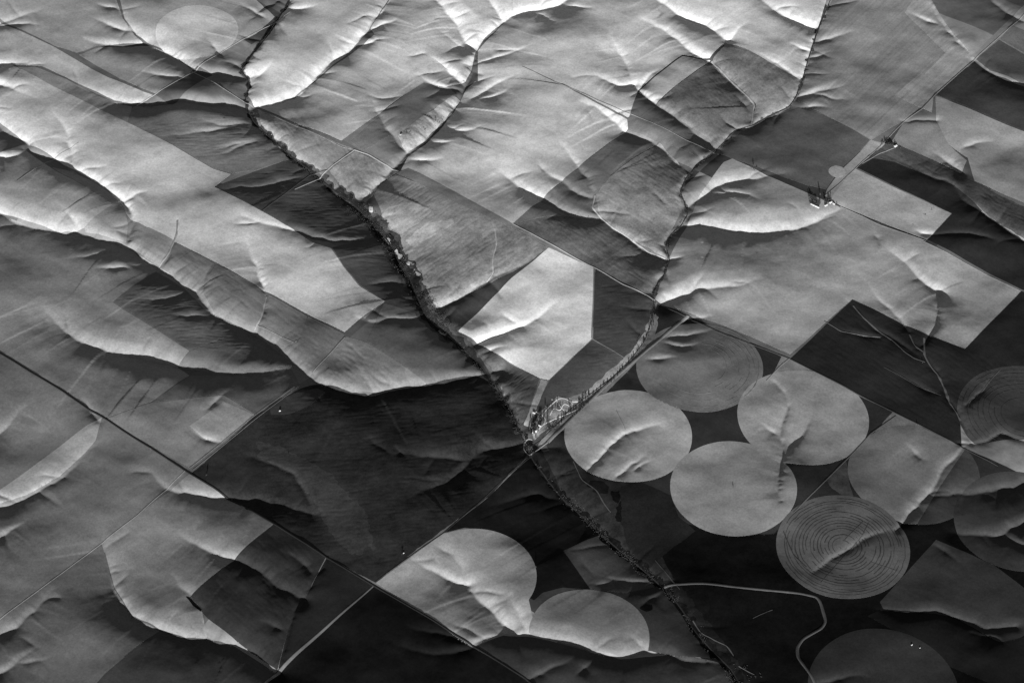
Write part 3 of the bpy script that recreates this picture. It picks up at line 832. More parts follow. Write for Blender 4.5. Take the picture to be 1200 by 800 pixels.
# --- left
rect('pale field with a pointed right end on the left edge', 128, [(-12,180),(30,176),(60,197),(132,240),(99,267),(72,273),(0,250),(-12,243)], layer=1)
rect('dark band wrapping the pointed pale field', 112, [(60,196),(84,200),(130,227),(146,243),(150,262),(148,284),(100,272),(99,267),(132,240)], layer=2)  # band follows the valley's shaded flank, part of that shade in its albedo
rect('grey streaked small field by the valley stream on the left', 98, [(174,266),(203,281),(196,300),(187,312),(172,303),(152,286),(156,272)], layer=3, rows=.15)
rect('dark square field below the long pale strip', 86, [(224,294),(252,309),(243,322),(236,341),(216,335),(196,318)], layer=3, rows=.12)
rect('larger dark field below the long pale strip, second along the valley', 84, [(253,310),(300,334),(312,346),(305,373),(300,383),(282,381),(252,369),(238,343),(245,322)], layer=3, rows=.12)
rect('dark field with a pale line across it, third along the valley', 84, [(314,345),(360,370),(357,386),(348,400),(330,408),(302,388)], layer=3, rows=.14)
rect('narrow dark field at the end of the long pale strip', 80, [(361,370),(404,392),(366,436),(344,424),(332,410),(349,401)], layer=3, rows=.14)
rect('grey wedge with fan of pale rills under the long strip', 86, [(406,394),(430,401),(500,450),(440,461),(412,460),(374,448),(367,438)], layer=2, clump=.2, mottle=.15)
rect('dark slope above the black valley bottom', 74, [(430,400),(450,355),(500,373),(520,392),(562,433),(556,440),(500,450)], layer=2, clump=.12)  # slope shade partly painted in as a darker albedo
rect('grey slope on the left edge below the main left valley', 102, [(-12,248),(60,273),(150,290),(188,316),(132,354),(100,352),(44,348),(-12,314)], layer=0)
rect('black slope along the left valley', 74, [(133,353),(183,318),(216,338),(240,363),(300,393),(346,428),(300,436),(262,396),(223,410)], layer=1, clump=.1)  # dark albedo carries part of this valley side's shade
rect('dark field with a bright crumbling rim at its lower edge', 76, [(223,411),(262,397),(310,430),(338,431),(300,437),(272,438),(208,431)], layer=2)
rect('wide grey field above the dark highway with a bright curved slope across it', 102, [(-12,310),(44,346),(100,350),(132,354),(222,411),(208,431),(212,433),(222,440),(178,470),(125,487),(-12,405)], layer=1)
rect('dark field right of the wide grey field', 78, [(180,470),(224,440),(275,440),(342,433),(352,452),(300,485),(262,462)], layer=1, clump=.12, mottle=.15)
rect('grey field in the corner of highway and dirt road', 100, [(126,487),(179,471),(262,463),(300,486),(221,547)], layer=1)
rect('brighter curved corner inside the grey highway field', 116, [(222,499),(262,470),(298,485),(256,519),(238,513)], layer=2)
past('great dark field in the middle, black towards its top', 34,
     [(352,455),(372,450),(432,464),(480,453),(560,440),(585,452),(610,508),(622,528),(575,580),(440,682),(386,655),(226,552),(300,488)], layer=0, mottle=.5, clump=.3, name='crop_field', cat='field')
past('dull grey swathe inside the great dark field', 42, [(302,516),(340,528),(382,552),(428,598),(440,640),(412,650),(385,620),(372,592),(342,556),(304,535)], layer=1, mottle=.3, rag=8)
rect('small pale bare yard on the rise in the great dark field', 48, [(316,478),(330,470),(372,455),(382,460),(365,474),(340,485),(318,486)], layer=1, clump=.2)
rect('grey field left of the highway reaching the left edge', 90, [(-12,406),(126,489),(222,551),(160,603),(125,631),(60,678),(-12,735)], layer=0)
rect('pale ribbon field slanting up from the left edge', 122, [(-12,582),(102,498),(116,494),(112,516),(100,530),(70,558),(30,580),(-12,596)], layer=1)
rect('grey field under the highway with a bright spur', 98, [(224,552),(320,613),(222,699),(236,712),(243,748),(218,747),(187,737),(155,721),(134,688),(121,636),(161,604)], layer=1)
rect('dark square field right of the grey highway field', 36, [(321,614),(382,652),(358,702),(338,736),(325,785),(243,724),(223,699)], layer=1, clump=.2)
rect('broad grey field filling the lower left corner', 76, [(-12,736),(60,680),(119,636),(134,690),(155,723),(187,739),(120,790),(100,815),(-12,815)], layer=0)
rect('dim field at the bottom edge left of the pale road', 52, [(188,740),(242,749),(275,757),(322,787),(300,815),(100,815),(122,790)], layer=0)
rect('dark triangular field at the highway crossing', 30, [(383,653),(437,686),(326,785),(338,736),(358,702)], layer=1)
rect('black field along the bottom edge below the highway', 17, [(439,686),(625,803),(640,815),(300,815)], layer=0, mottle=.3, clump=.25)
rect('pale field with a rounded top and three bright ridges above the highway', 112,
     [(441,683),(470,656),(500,635)] + [(555 + 74 * math.sin(a), 675 - 56 * math.cos(a)) for a in np.linspace(-.5, 2.08, 26)] + [(624,722),(622,744),(588,741),(556,756)], layer=2, mottle=.06)
circ('pale half round field with a bright wavy lower edge', 88, (690,745), (761,745), clip=[(600,680),(780,680),(780,760),(746,764),(728,770),(690,761),(645,749),(620,743)], layer=3)
rect('dim grey wedge field pointing left beside the creek', 58, [(660,645),(688,632),(706,626),(735,655),(772,683),(745,682),(735,695),(692,690)], layer=2)
rect('dark grey triangle between the half round field and the creek', 40, [(690,690),(735,694),(772,686),(797,718),(822,756),(840,772),(800,770),(758,762),(758,735),(738,710)], layer=1)
rect('dim field along the bottom edge below the bright wavy rim', 50, [(557,757),(590,744),(622,746),(690,763),(728,772),(785,767),(842,776),(864,800),(860,815),(640,815)], layer=1)
rect('grey slope with soft streaks in the top left corner', 120, [(-12,-12),(132,-12),(144,22),(158,42),(168,51),(114,54),(90,62),(64,54),(-12,14)], layer=0, clump=.1)

GB = GULLIES[1][0]; GC = GULLIES[2][0]
CREEK1, CREEK2 = GB, GC
corridor(None, 50, CREEK1[:34], [7,7,9,12,14,20,34,58,70,60,34,22], layer=4, clump=.5, mottle=.5, grain=.3)
corridor(None, 26, CREEK1[:34], [3,3,4,5,6,9,16,30,40,32,15,9], layer=5, clump=.6, mottle=.5, grain=.3)
for a_, b_, r_ in (((450,279),(457,288),7), ((460,291),(465,297),6), ((474,304),(482,311),8), ((466,296),(470,300),5), ((499,322),(507,333),6), ((433,243),(438,252),8), ((486,316),(490,321),5), ((516,388),(521,392),6)):
    corridor(None, 122, [a_, b_], [r_, r_ * .8], layer=6, name='gravel_bar', clump=.5, grain=.3)
corridor(None, 13, CREEK1[33:], [10,16,22,24,20,22,28,34], layer=4, clump=.6, mottle=.5, grain=.3)
corridor(None, 56, CREEK2, [10,18,20,16,8,6,6,6,5,5,5,5,4,4,4], layer=4, clump=.45, mottle=.4, grain=.2)
past('pale bare strip striped by long tree shadows along the creek road', 96,
     [(690,456),(712,436),(738,414),(756,388),(764,366),(772,372),(768,392),(752,414),(728,438),(700,462),(668,484),(662,478)], layer=5, clump=.35, rag=3)
past('pale trampled ground of the grove where the two creeks meet', 104,
     [(623,502),(632,482),(648,470),(655,464),(672,468),(690,466),(680,478),(655,492),(636,508),(626,515)], layer=5, clump=.7, grain=.5, rag=6)
rect('pale grass wedge along the creek road above the junction', 104, [(630,522),(642,505),(668,486),(688,474),(662,498),(644,512),(636,520)], layer=5, clump=.2)
past('pale strip between highway and grove below the white pentagon', 118, [(634,444),(642,446),(628,480),(622,500),(614,498),(620,482)], layer=5, clump=.15, rag=1)
past('small black overgrown hollow beside the dim wedge field', 14, [(750,712),(757,707),(764,709),(765,714),(757,717)], layer=5, rag=2)
past('small black patch painted for gully shade by the grey highway field corner', 16, [(217,698),(222,699),(237,714),(235,716),(226,709)], layer=5, rag=1)  # black sheet drawn in for the gully's shadow
past('overgrown black hollow below the main round field', 12, [(715,575),(724,578),(728,595),(727,610),(718,606),(722,592)], layer=5, rag=9, clump=.5)
past('overgrown black patch touching the lower rim of the main round field', 18, [(690,562),(704,563),(718,570),(712,578),(700,577),(692,570)], layer=5, rag=9, clump=.5)
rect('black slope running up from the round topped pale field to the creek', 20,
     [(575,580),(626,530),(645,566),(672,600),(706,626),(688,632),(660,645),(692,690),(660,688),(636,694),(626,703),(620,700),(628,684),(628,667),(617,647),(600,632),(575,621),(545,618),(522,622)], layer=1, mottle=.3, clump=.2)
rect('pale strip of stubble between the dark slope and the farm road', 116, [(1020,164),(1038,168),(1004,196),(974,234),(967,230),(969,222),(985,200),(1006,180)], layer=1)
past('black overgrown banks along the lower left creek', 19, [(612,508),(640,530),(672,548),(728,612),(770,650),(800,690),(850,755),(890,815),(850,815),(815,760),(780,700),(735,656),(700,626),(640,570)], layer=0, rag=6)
TOP = build_fields()

# ---------------------------------------------------------------- the ground under and around them, out to the horizon
keep = TOP < 0
idx = np.arange(NX * NY).reshape(NY, NX)
gq = np.stack([idx[:-1, :-1][keep], idx[:-1, 1:][keep], idx[1:, 1:][keep], idx[1:, :-1][keep]], 1)
FAR = 60000.0
V = np.stack([GX.ravel(), GY.ravel(), H.ravel()], 1)
n = len(V)
ring, far = [], []
xs = np.linspace(X0, gx[-1], NX); 
outer = np.array([(-FAR, -FAR, 0), (FAR, -FAR, 0), (FAR, FAR, 0), (-FAR, FAR, 0)], float)
V = np.concatenate([V, outer])
extra = [list(idx[0, :]) [::-1] + [n, n + 1], list(idx[:, -1])[::-1] + [n + 1, n + 2], list(idx[-1, :]) + [n + 2, n + 3], list(idx[:, 0]) + [n + 3, n]]
used = np.zeros(len(V), bool); used[gq.ravel()] = True
for e in extra: used[e] = True
rm = np.cumsum(used) - 1
gmat = soil_mat('dry_grassland_soil', alb(70), mottle=.22, clump=.15, grain=.1, rows=.06, angle=ROW1)
# beyond the traced land the sections go on as a patchwork of plain fields
t_ = gmat.node_tree
gg = [n for n in t_.nodes if n.type == 'GROUP'][0]
ge = t_.nodes.new('ShaderNodeNewGeometry'); ro = t_.nodes.new('ShaderNodeVectorRotate'); ro.rotation_type = 'Z_AXIS'
ro.inputs['Angle'].default_value = GRID_ANG
sc_ = t_.nodes.new('ShaderNodeVectorMath'); sc_.operation = 'MULTIPLY'; sc_.inputs[1].default_value = (1 / 820.0, 1 / 410.0, 0)
fl = t_.nodes.new('ShaderNodeVectorMath'); fl.operation = 'FLOOR'
wnz = t_.nodes.new('ShaderNodeTexWhiteNoise'); wnz.noise_dimensions = '2D'
mr = t_.nodes.new('ShaderNodeMapRange'); mr.inputs['To Min'].default_value = alb(48); mr.inputs['To Max'].default_value = alb(104)
t_.links.new(ge.outputs['Position'], ro.inputs['Vector']); t_.links.new(ro.outputs[0], sc_.inputs[0]); t_.links.new(sc_.outputs[0], fl.inputs[0])
t_.links.new(fl.outputs[0], wnz.inputs['Vector']); t_.links.new(wnz.outputs['Value'], mr.inputs['Value']); t_.links.new(mr.outputs[0], gg.inputs['Albedo'])
me = mesh_np('ground', V[used], rm[gq], [rm[e] for e in extra], [gmat])
link('ground', me, kind='structure')

# ---------------------------------------------------------------- roads, tracks and creeks
def smooth_line(pts, step=14.0, n=1):
    P = at(pts)
    seg = np.linalg.norm(np.diff(P, axis=0), axis=1)
    s = np.concatenate([[0], np.cumsum(seg)])
    t = np.linspace(0, s[-1], max(3, int(s[-1] / step) + 1))
    x = np.interp(t, s, P[:, 0]); y = np.interp(t, s, P[:, 1])
    for _ in range(n):
        x[1:-1] = .25 * x[:-2] + .5 * x[1:-1] + .25 * x[2:]
        y[1:-1] = .25 * y[:-2] + .5 * y[1:-1] + .25 * y[2:]
    return np.stack([x, y], 1)

def ribbon(name, P, width, lift, mat, shoulder=3.0, kind='structure', parent=None, closed=False, org=None, wob=0.0, width_at=None, drape=False, base=-.1):
    d = np.gradient(P, axis=0); d /= np.linalg.norm(d, axis=1)[:, None] + 1e-9
    nrm = np.stack([-d[:, 1], d[:, 0]], 1)
    w = np.full(len(P), width / 2.0) if width_at is None else width_at / 2.0
    if wob:
        w = w * (1 + wob * vnoise(np.arange(len(P)) / 2.3, TAB[1]))
    rows = []
    L = P + nrm * w[:, None]; R = P - nrm * w[:, None]
    z = np.maximum.reduce([height(P[:, 0], P[:, 1]), height(L[:, 0], L[:, 1]), height(R[:, 0], R[:, 1])]) + lift
    for off, dz in ((w + shoulder, -lift - .6), (w, 0), (-w, 0), (-w - shoulder, -lift - .6)):
        q = P + nrm * np.asarray(off)[:, None]
        zz = (height(q[:, 0], q[:, 1]) + lift if drape else z.copy()) if dz == 0 else np.minimum(z, height(q[:, 0], q[:, 1]) + base)
        rows.append(np.concatenate([q, zz[:, None]], 1))
    n = len(P)
    V = np.stack(rows, 1).reshape(-1, 3)
    F = []
    for a in range(n - 1 + int(closed)):
        b = (a + 1) % n
        for c in range(3):
            F.append((a * 4 + c + 1, a * 4 + c, b * 4 + c, b * 4 + c + 1))
    o3 = V.mean(0) if org is None else org
    me = mesh_np(name, V - o3, F, (), [mat], smooth=False)
    o = link(name, me, parent, kind=kind)
    if parent is None: o.location = o3
    return o

M_ASPH = plain_mat('asphalt', 0.009, .2, .05)
def dirt(v): return soil_mat('dirt', alb(v), mottle=.1, clump=.15, grain=.15, rows=0)
hp = smooth_line(HWY)
hw = ribbon('highway', hp, 11.5, 1.15, M_ASPH, 1.2)
line_m = plain_mat('road_paint', .55, .1)
ribbon('lane_marking', hp, .3, .93, line_m, .02, kind=None, parent=hw, org=np.array(hw.location))

def road(pts, width, v, lift=.95, name='dirt_road', sh=1.5, n=1, wob=.12, **k):
    return ribbon(name, smooth_line(pts, n=n), width, lift, dirt(v * .78), sh, wob=wob, **k)
road([(-20,739),(0,725),(60,680),(125,631),(160,604),(217,551)], 5, 118)
road([(222,548),(262,516),(300,485),(345,453)], 5, 96)
road([(226,550),(266,518),(304,487),(340,460)], 4, 92)
road([(300,810),(320,790),(437,686)], 4, 60)
road([(440,681),(520,624),(560,590),(615,540),(630,526)], 4, 44)
road([(601,262),(650,288),(696,313),(730,333),(768,352)], 8, 152)
road([(768,352),(800,369),(850,392),(925,420)], 7, 70)
road([(925,420),(985,450),(1054,486),(1131,526),(1170,546)], 6, 60)
road([(806,370),(770,400),(740,425),(715,447),(690,470),(660,500),(642,518)], 22, 110, n=4, name='creek_road')
road([(642,518),(626,530),(620,534),(614,527),(614,519),(619,513),(624,515)], 5, 122, n=2)
road([(620,534),(608,545),(595,556)], 4, 80)
road([(778,688),(786,685),(800,684),(825,683),(870,688),(900,691),(940,695),(958,699),(962,707),(968,728),(963,736),(941,748),(934,758),(935,770),(950,790),(960,810)], 15, 74, n=3, name='farm_track')
road([(966,230),(985,214),(1010,190),(1035,168),(1060,142),(1080,128),(1096,111),(1143,69),(1186,30),(1210,8)], 6, 122)
road([(985,242),(1010,253),(1030,263),(1085,282)], 5, 132)
road([(1010,192),(1030,180),(1049,173)], 6, 120)
road([(1033,169),(1020,184),(1006,196)], 4, 60)
road([(160,124),(180,112),(222,87),(260,61),(300,38),(340,14)], 6, 142)
road([(225,84),(262,104),(292,122),(350,149),(400,172),(414,175)], 4, 136)
road([(414,175),(432,181),(450,192),(466,200)], 9, 150)
road([(345,222),(385,198),(416,175)], 8, 146)
road([(307,247),(330,230),(365,204),(384,199)], 7, 74)
road([(612,78),(650,96),(680,108),(750,138),(800,162),(842,181)], 4, 132)
road([(20,212),(55,190),(92,167)], 5, 142)
road([(925,420),(915,428),(898,446)], 7, 118)
road([(1050,487),(1020,508),(985,545),(958,572),(930,600)], 7, 76)
road([(302,381),(325,392),(345,401)], 5, 108)
road([(366,437),(385,416),(404,395)], 6, 112)
road([(1083,283),(1140,313),(1196,341)], 5, 132)
road([(696,314),(695,355),(693,396)], 5, 132)

for pts_, w_ in (([(634,489),(640,480),(648,472),(655,466),(664,467),(671,473)], 6), ([(644,487),(649,477),(656,482),(661,472),(668,476)], 5), ([(640,495),(652,490),(664,485),(676,480),(688,473)], 5),
                 ([(652,468),(656,476),(662,482)], 4), ([(628,482),(634,486),(640,490),(637,498)], 5), ([(623,507),(630,504),(637,497),(646,493)], 5), ([(668,470),(676,471),(684,468)], 4)):
    road(pts_, w_, 205, name='grove_track', lift=1.0, n=2, wob=.5)
def stream(pts, width, v, name='dry_stream_or_glint', n=2, lift=.9, wob=.5):
    return ribbon(name, smooth_line(pts, n=n), width, lift, dirt(v * .86), 1.0, wob=wob, drape=True)
stream([(1083,396),(1083,415),(1090,428),(1100,440),(1107,455),(1112,470),(1122,485),(1126,493)], 11, 78)
stream([(1066,392),(1072,405),(1082,412)], 8, 74)
stream([(1045,398),(1060,412),(1072,420),(1084,424)], 7, 70)
stream([(1036,430),(1055,440),(1075,452),(1103,463)], 5, 50)
stream([(1000,358),(1010,370),(1027,386),(1045,398)], 10, 70)
stream([(966,376),(985,388),(1010,393),(1032,395)], 5, 78)
stream([(1172,433),(1160,446),(1150,460),(1136,470),(1134,478)], 5, 62)
stream([(208,258),(207,275),(197,298),(186,314)], 11, 116)
stream([(312,348),(306,372),(298,387)], 10, 118)
stream([(834,72),(848,86),(862,100),(875,112),(884,122),(880,146)], 10, 128)
stream([(580,268),(582,285),(577,303),(578,320),(570,331)], 7, 148, wob=.7)
stream([(697,229),(694,243),(704,255),(718,267),(735,277),(748,287),(762,297),(780,303)], 9, 142)
stream([(812,727),(822,742),(838,750),(852,756),(860,768)], 5, 60, wob=.9)  # pale ribbon painted for glints on the creek water
stream([(866,780),(876,786),(884,790)], 5, 70, wob=.9)  # more painted water glints, farther down the creek
stream([(882,724),(890,720),(905,714)], 4, 48, wob=.9)
stream([(768,656),(785,676),(797,690)], 6, 44, wob=.6)
stream([(672,540),(682,562),(700,575),(708,590),(716,600)], 6, 62, wob=.7)

wm = bpy.data.materials.new('creek_water'); wm.use_nodes = True
b = wm.node_tree.nodes['Principled BSDF']; b.inputs['Base Color'].default_value = (.012, .012, .012, 1); b.inputs['Roughness'].default_value = .25
ribbon('creek', smooth_line(CREEK1, n=4), 6, .9, wm, 1.0, wob=.3)
ribbon('creek', smooth_line(CREEK2, n=4), 4.5, .9, wm, 1.0, wob=.3)

# ---------------------------------------------------------------- wheel tracks of the round fields, parts of their fields
def rings(f, radii, v, width, arcs=None, seed=1):
    r_ = random.Random(seed)
    m = soil_mat('wheel_track_soil', alb(v), mottle=.2, clump=.4, grain=.25, rows=0)
    for q in radii:
        spans = arcs or [(0, 360)]
        for a0, a1 in spans:
            a0 += r_.uniform(-12, 12) if arcs else 0
            a1 += r_.uniform(-12, 12) if arcs else 0
            n = max(12, int(q * f.r * math.radians(a1 - a0) / 12))
            th = np.radians(np.linspace(a0, a1, n))
            rr = (q + r_.uniform(-.008, .008)) * f.r * (1 + .008 * vnoise(th * 9 + q * 50, TAB[2]))
            P = f.c + np.stack([np.cos(th), np.sin(th)], 1) * rr[:, None]
            i = ((P[:, 0] - X0) / DX).astype(int) - f.win[0]; j = ((P[:, 1] - Y0) / DY).astype(int) - f.win[2]
            okk = (i >= 0) & (j >= 0) & (i < f.s.shape[1]) & (j < f.s.shape[0])
            okk[okk] = f.s[j[okk], i[okk]] < -4
            for _ in range(r_.randrange(1, 5)):            # worn off where the machine paused
                c = r_.randrange(n); okk[c:c + r_.randrange(2, max(4, n // 9))] = False
            run = []
            for k in range(n + 1):
                if k < n and okk[k]: run.append(k)
                elif len(run) > 4:
                    Q = P[run]
                    ribbon('wheel_track', Q, width * r_.uniform(.7, 1.3), f.off + .12, m, .3, drape=True, base=f.off - .04, kind=None, parent=f.obj, org=f.org, wob=.5)
                    run = []
                else: run = []
rings(c_rings, [.06, .11, .165, .22, .275, .33, .385, .44, .495, .55, .605, .66, .715, .77, .83, .88, .93], 46, 5.2)
rings(c_ring, [.42, .52, .62, .7, .78, .86, .93], 80, 5, arcs=[(-60, 70)], seed=4)
rings(c_ring, [.6, .75, .88], 86, 4, arcs=[(200, 300)], seed=5)
rings(c_r2, [.35, .45, .54, .62, .70, .78, .86, .93], 40, 5.5, seed=6)

def chord(f, p, v, w):
    ribbon('spray_track', smooth_line(p), w, f.off + .16, soil_mat('wheel_track_soil', alb(v), grain=.25, clump=.3), .3, drape=True, base=f.off - .04, kind=None, parent=f.obj, org=f.org, wob=.4)
chord(c_rings, [(962,682),(985,656),(1010,628),(1018,612)], 48, 5)
chord(c_rings, [(990,632),(1012,610)], 46, 5)
chord(c_rings, [(1020,658),(1050,668)], 48, 5)
chord(c_rings, [(918,622),(930,650),(945,664)], 42, 6)
chord(c_main, [(722,480),(733,503)], 100, 4)

# ---------------------------------------------------------------- trees
M_BARK = plain_mat('bark', .10, .3, 2)
M_LEAF = plain_mat('dark_foliage', .045, .45, .35)
def tree_meshes(name, h, r, seed, slim=False):
    """a tapered trunk with limbs, and a crown of many small leaf sprays with gaps between its clumps"""
    q = random.Random(seed)
    V, F = [], []
    def limb(a, b, r0, r1, n=6):
        a, b = Vector(a), Vector(b); d = (b - a).normalized()
        u = d.orthogonal().normalized(); v = d.cross(u); k = len(V)
        for c, rr in ((a, r0), (a.lerp(b, .5) + u * rr_j(q) * r0, (r0 + r1) * .5), (b, r1)):
            for i in range(n):
                t = 2 * math.pi * i / n; V.append(c + (u * math.cos(t) + v * math.sin(t)) * rr)
        for s in range(2):
            for i in range(n):
                F.append((k + s * n + i, k + s * n + (i + 1) % n, k + (s + 1) * n + (i + 1) % n, k + (s + 1) * n + i))
    def rr_j(q): return q.uniform(-.6, .6)
    limb((0, 0, -.8), (q.uniform(-.4, .4), q.uniform(-.4, .4), h * .8), h * .03, h * .008)
    tips = []
    for i in range(7):
        z = h * q.uniform(.25, .7); t = i * 2.4 + q.uniform(-.4, .4)
        e = (math.cos(t) * r * .75, math.sin(t) * r * .75, z + h * q.uniform(.08, .22)); tips.append(e)
        limb((0, 0, z), e, h * .012, h * .004, 5)
    tm = bpy.data.meshes.new('trunk'); tm.from_pydata([tuple(v) for v in V], [], F); tm.materials.append(M_BARK)
    V, F = [], []
    cl = [(0, 0, h * .9, r * .35)]
    for i in range(15):
        z = q.uniform(.3, .95); w = r * (1.15 - z) ** (.5 if not slim else .9) * 1.05
        t = i * 2.4 + q.uniform(-.5, .5); d = w * q.uniform(.35, .85)
        cl.append((math.cos(t) * d, math.sin(t) * d, h * z, r * q.uniform(.3, .5)))
    for cx, cy, cz, cr in cl:
        for _ in range(26):
            d = Vector((q.gauss(0, 1), q.gauss(0, 1), q.gauss(0, .8))); d.normalize()
            p = Vector((cx, cy, cz)) + d * cr * q.uniform(.5, 1.05)
            u = Vector((q.gauss(0, 1), q.gauss(0, 1), q.gauss(0, 1))).normalized(); w = u.orthogonal().normalized()
            s = h * q.uniform(.035, .075); k = len(V)
            V += [p - u * s, p + w * s * .7, p + u * s, p - w * s * .7]; F.append((k, k + 1, k + 2, k + 3))
    cm = bpy.data.meshes.new('crown'); cm.from_pydata([tuple(v) for v in V], [], F); cm.materials.append(M_LEAF)
    return tm, cm
KINDS = {'tall': [tree_meshes('t', 15, 3.6, s) for s in (1, 2, 3)],
         'broad': [tree_meshes('b', 10, 4.6, s) for s in (4, 5, 6)],
         'spire': [tree_meshes('s', 16, 3.0, s, True) for s in (7, 8)],
         'bush': [tree_meshes('u', 5.5, 3.4, s) for s in (9, 10, 11)]}
NT = [0]
def tree(q, kind, label, group, name='tree', scale=None, cat='tree', wide=1.0):
    tm, cm = KINDS[kind][NT[0] % len(KINDS[kind])]; NT[0] += 1
    o = link(name, None, None, label, cat, group, 'thing')
    s = scale or random.uniform(.75, 1.25)
    o.location = (q[0], q[1], float(height(q[0], q[1])) + .4); o.scale = (s * wide, s * wide, s * random.uniform(.9, 1.1))
    o.rotation_euler = (0, 0, random.uniform(0, 6.28))
    link('trunk', tm, o); link('crown', cm, o)
    return o
def along(pts, n, off, jit, kind, label, group, name='tree', smin=.75, smax=1.25, cat='tree', wide=1.0):
    P = smooth_line(pts, 6, n=2)
    for k in range(n):
        a = P[min(len(P) - 1, int((k + random.uniform(.1, .9)) / n * len(P)))]
        q = a + np.array([random.gauss(off[0], jit), random.gauss(off[1], jit)])
        tree(q, kind, label, group, name, random.uniform(smin, smax), cat, wide)
# the belt along the creek road
ORD = 'first second third fourth fifth sixth seventh eighth ninth tenth eleventh twelfth thirteenth fourteenth'.split()
def row(pts, n, jit, kind, label, group, smin, smax, wide=1.0):
    P = smooth_line(pts, 4, n=2)
    for k in range(n):
        a = P[int((k + .5) / n * len(P))]
        lb = label % (ORD[k] if k < 14 else ORD[n - 1 - k], 'grove end' if k < 14 else 'upper end')
        tree(a + np.array([random.gauss(0, jit), random.gauss(0, jit)]), kind, lb, group, scale=random.uniform(smin, smax), wide=wide)
row([(694,466),(706,456),(722,443),(742,422),(755,404),(764,384),(768,368)], 27, 3, 'tall', '%s dark tree from the %s of the belt along the creek road', 'trees of the belt along the creek road', .65, 1.05, 1.35)
along([(640,505),(662,492),(690,472)], 40, (0, 4), 10, 'broad', 'dark tree in the lower edge of the grove by the creek road', 'trees along the lower edge of the grove')
along([(678,474),(685,466),(692,462)], 18, (0, 0), 7, 'tall', 'dark tree in the black clump at the upper right end of the grove', 'trees of the black clump at the grove end', smin=.7, smax=1.0)
along([(622,508),(627,498),(632,490)], 52, (6, 0), 18, 'broad', 'dark tree in the dense lower left tip of the grove', 'trees in the lower left tip of the grove', smin=.8, smax=1.3, wide=1.2)
along([(640,484),(656,474),(668,474),(676,480)], 34, (0, -6), 18, 'broad', 'scattered dark tree on the pale trampled ground of the grove', 'scattered trees of the grove', smin=.5, smax=.9)
# dark brush along the left creek
along([(425,248),(447,272),(470,312),(492,352),(512,382)], 56, (-6, 0), 26, 'bush', 'dark bush in the thick scrub along the left creek', 'bushes along the left creek', 'bush', .6, 1.4, 'bush')
along([(590,466),(604,492),(612,514),(628,545),(655,580),(700,622),(745,660)], 40, (0, 0), 9, 'bush', 'dark bush along the lower left creek below the junction', 'bushes along the lower left creek', 'bush', .7, 1.5, 'bush')
along([(803,212),(798,225),(804,240),(800,262),(784,282),(783,300)], 26, (0, 0), 4, 'bush', 'dark bush along the winding creek beside the mottled heart pasture', 'bushes along the winding creek', 'bush', .5, 1.0, 'bush')
# the two farmsteads
along([(949,234),(955,239),(961,241)], 34, (0, 12), 7, 'tall', 'dark tree in the left clump of the white farmstead', 'trees in the left clump of the white farmstead', smin=.4, smax=.8, wide=1.7)
along([(968,238),(974,235)], 18, (0, 10), 7, 'tall', 'dark tree in the right clump of the white farmstead', 'trees in the right clump of the white farmstead', smin=.4, smax=.75, wide=1.7)
along([(1037,169),(1043,171),(1048,172)], 46, (0, 14), 11, 'broad', 'dark tree in the tight clump beside the farm road corner', 'trees of the clump at the farm road corner', smin=.5, smax=1.15, wide=1.2)
for p, k, l in (((883,195), 'broad', 'lone dark tree on the slope of the pale field near the winding creek'),
                ((887,197), 'bush', 'small dark bush beside the lone tree above the winding creek'),
                ((961,229), 'tall', 'lone tall tree standing apart above the white farmstead'),
                ((949,239), 'bush', 'lone round bush at the left end of the white shed'),
                ((981,240), 'bush', 'lone round bush at the right end of the white farmstead'),
                ((1055,174), 'bush', 'small bush right of the tight tree clump'),
                ((471,650), 'broad', 'lone tree at the left corner of the round topped pale field'),
                ((628,664), 'bush', 'dark bush on the right rim of the round topped pale field'),
                ((690,268), 'bush', 'single dark bush in the grey slope above the straight road'),
                ((242,557), 'broad', 'lone dark tree right of the highway in the great dark field'),
                ((338,533), 'bush', 'single dark bush on the dull grey swathe'),
                ((1081,425), 'bush', 'single bush beside the pale dry stream in the black field'),
                ((859,571), 'bush', 'single dark speck for the irrigation pivot in the middle of the lower left round field'),  # bush mesh stands in for the field's irrigation pivot
                ((1075,498), 'bush', 'dark bush on the straight track at the cut round field')):
    tree(at([p])[0], k, l, None, 'tree' if k != 'bush' else 'bush', 1.2, 'tree' if k != 'bush' else 'bush')

# uncountable scrub in the creek bottoms: small ragged tufts, one mass
def scrub(name, lines, seed, dens):
    q = np.random.default_rng(seed); V, F = [], []
    for pts, hw, n in lines:
        P = smooth_line(pts, 8, n=2)
        a = P[q.integers(0, len(P), n)] + q.normal(0, 1, (n, 2)) * np.array([hw, hw])
        z = height(a[:, 0], a[:, 1])
        keepn = vnoise(a[:, 0] / 37, TAB[0]) + vnoise(a[:, 1] / 41, TAB[1]) > -.3
        for (x, y), zz, kk in zip(a, z, keepn):
            if not kk: continue
            r = q.uniform(1.2, 3.2)
            for _ in range(9):
                c = np.array([x, y, zz + r * .5]) + q.normal(0, .5, 3) * r * np.array([1, 1, .6]); k = len(V)
                u = q.normal(0, 1, 3); u /= np.linalg.norm(u); w = np.cross(u, q.normal(0, 1, 3)); w /= np.linalg.norm(w) + 1e-9
                s = r * q.uniform(.35, .6)
                V += [c - u * s, c + w * s, c + u * s, c - w * s]; F.append((k, k + 1, k + 2, k + 3))
    me = mesh_np(name, np.array(V), F, (), [M_LEAF], smooth=False)
    return link(name, me, kind='stuff')
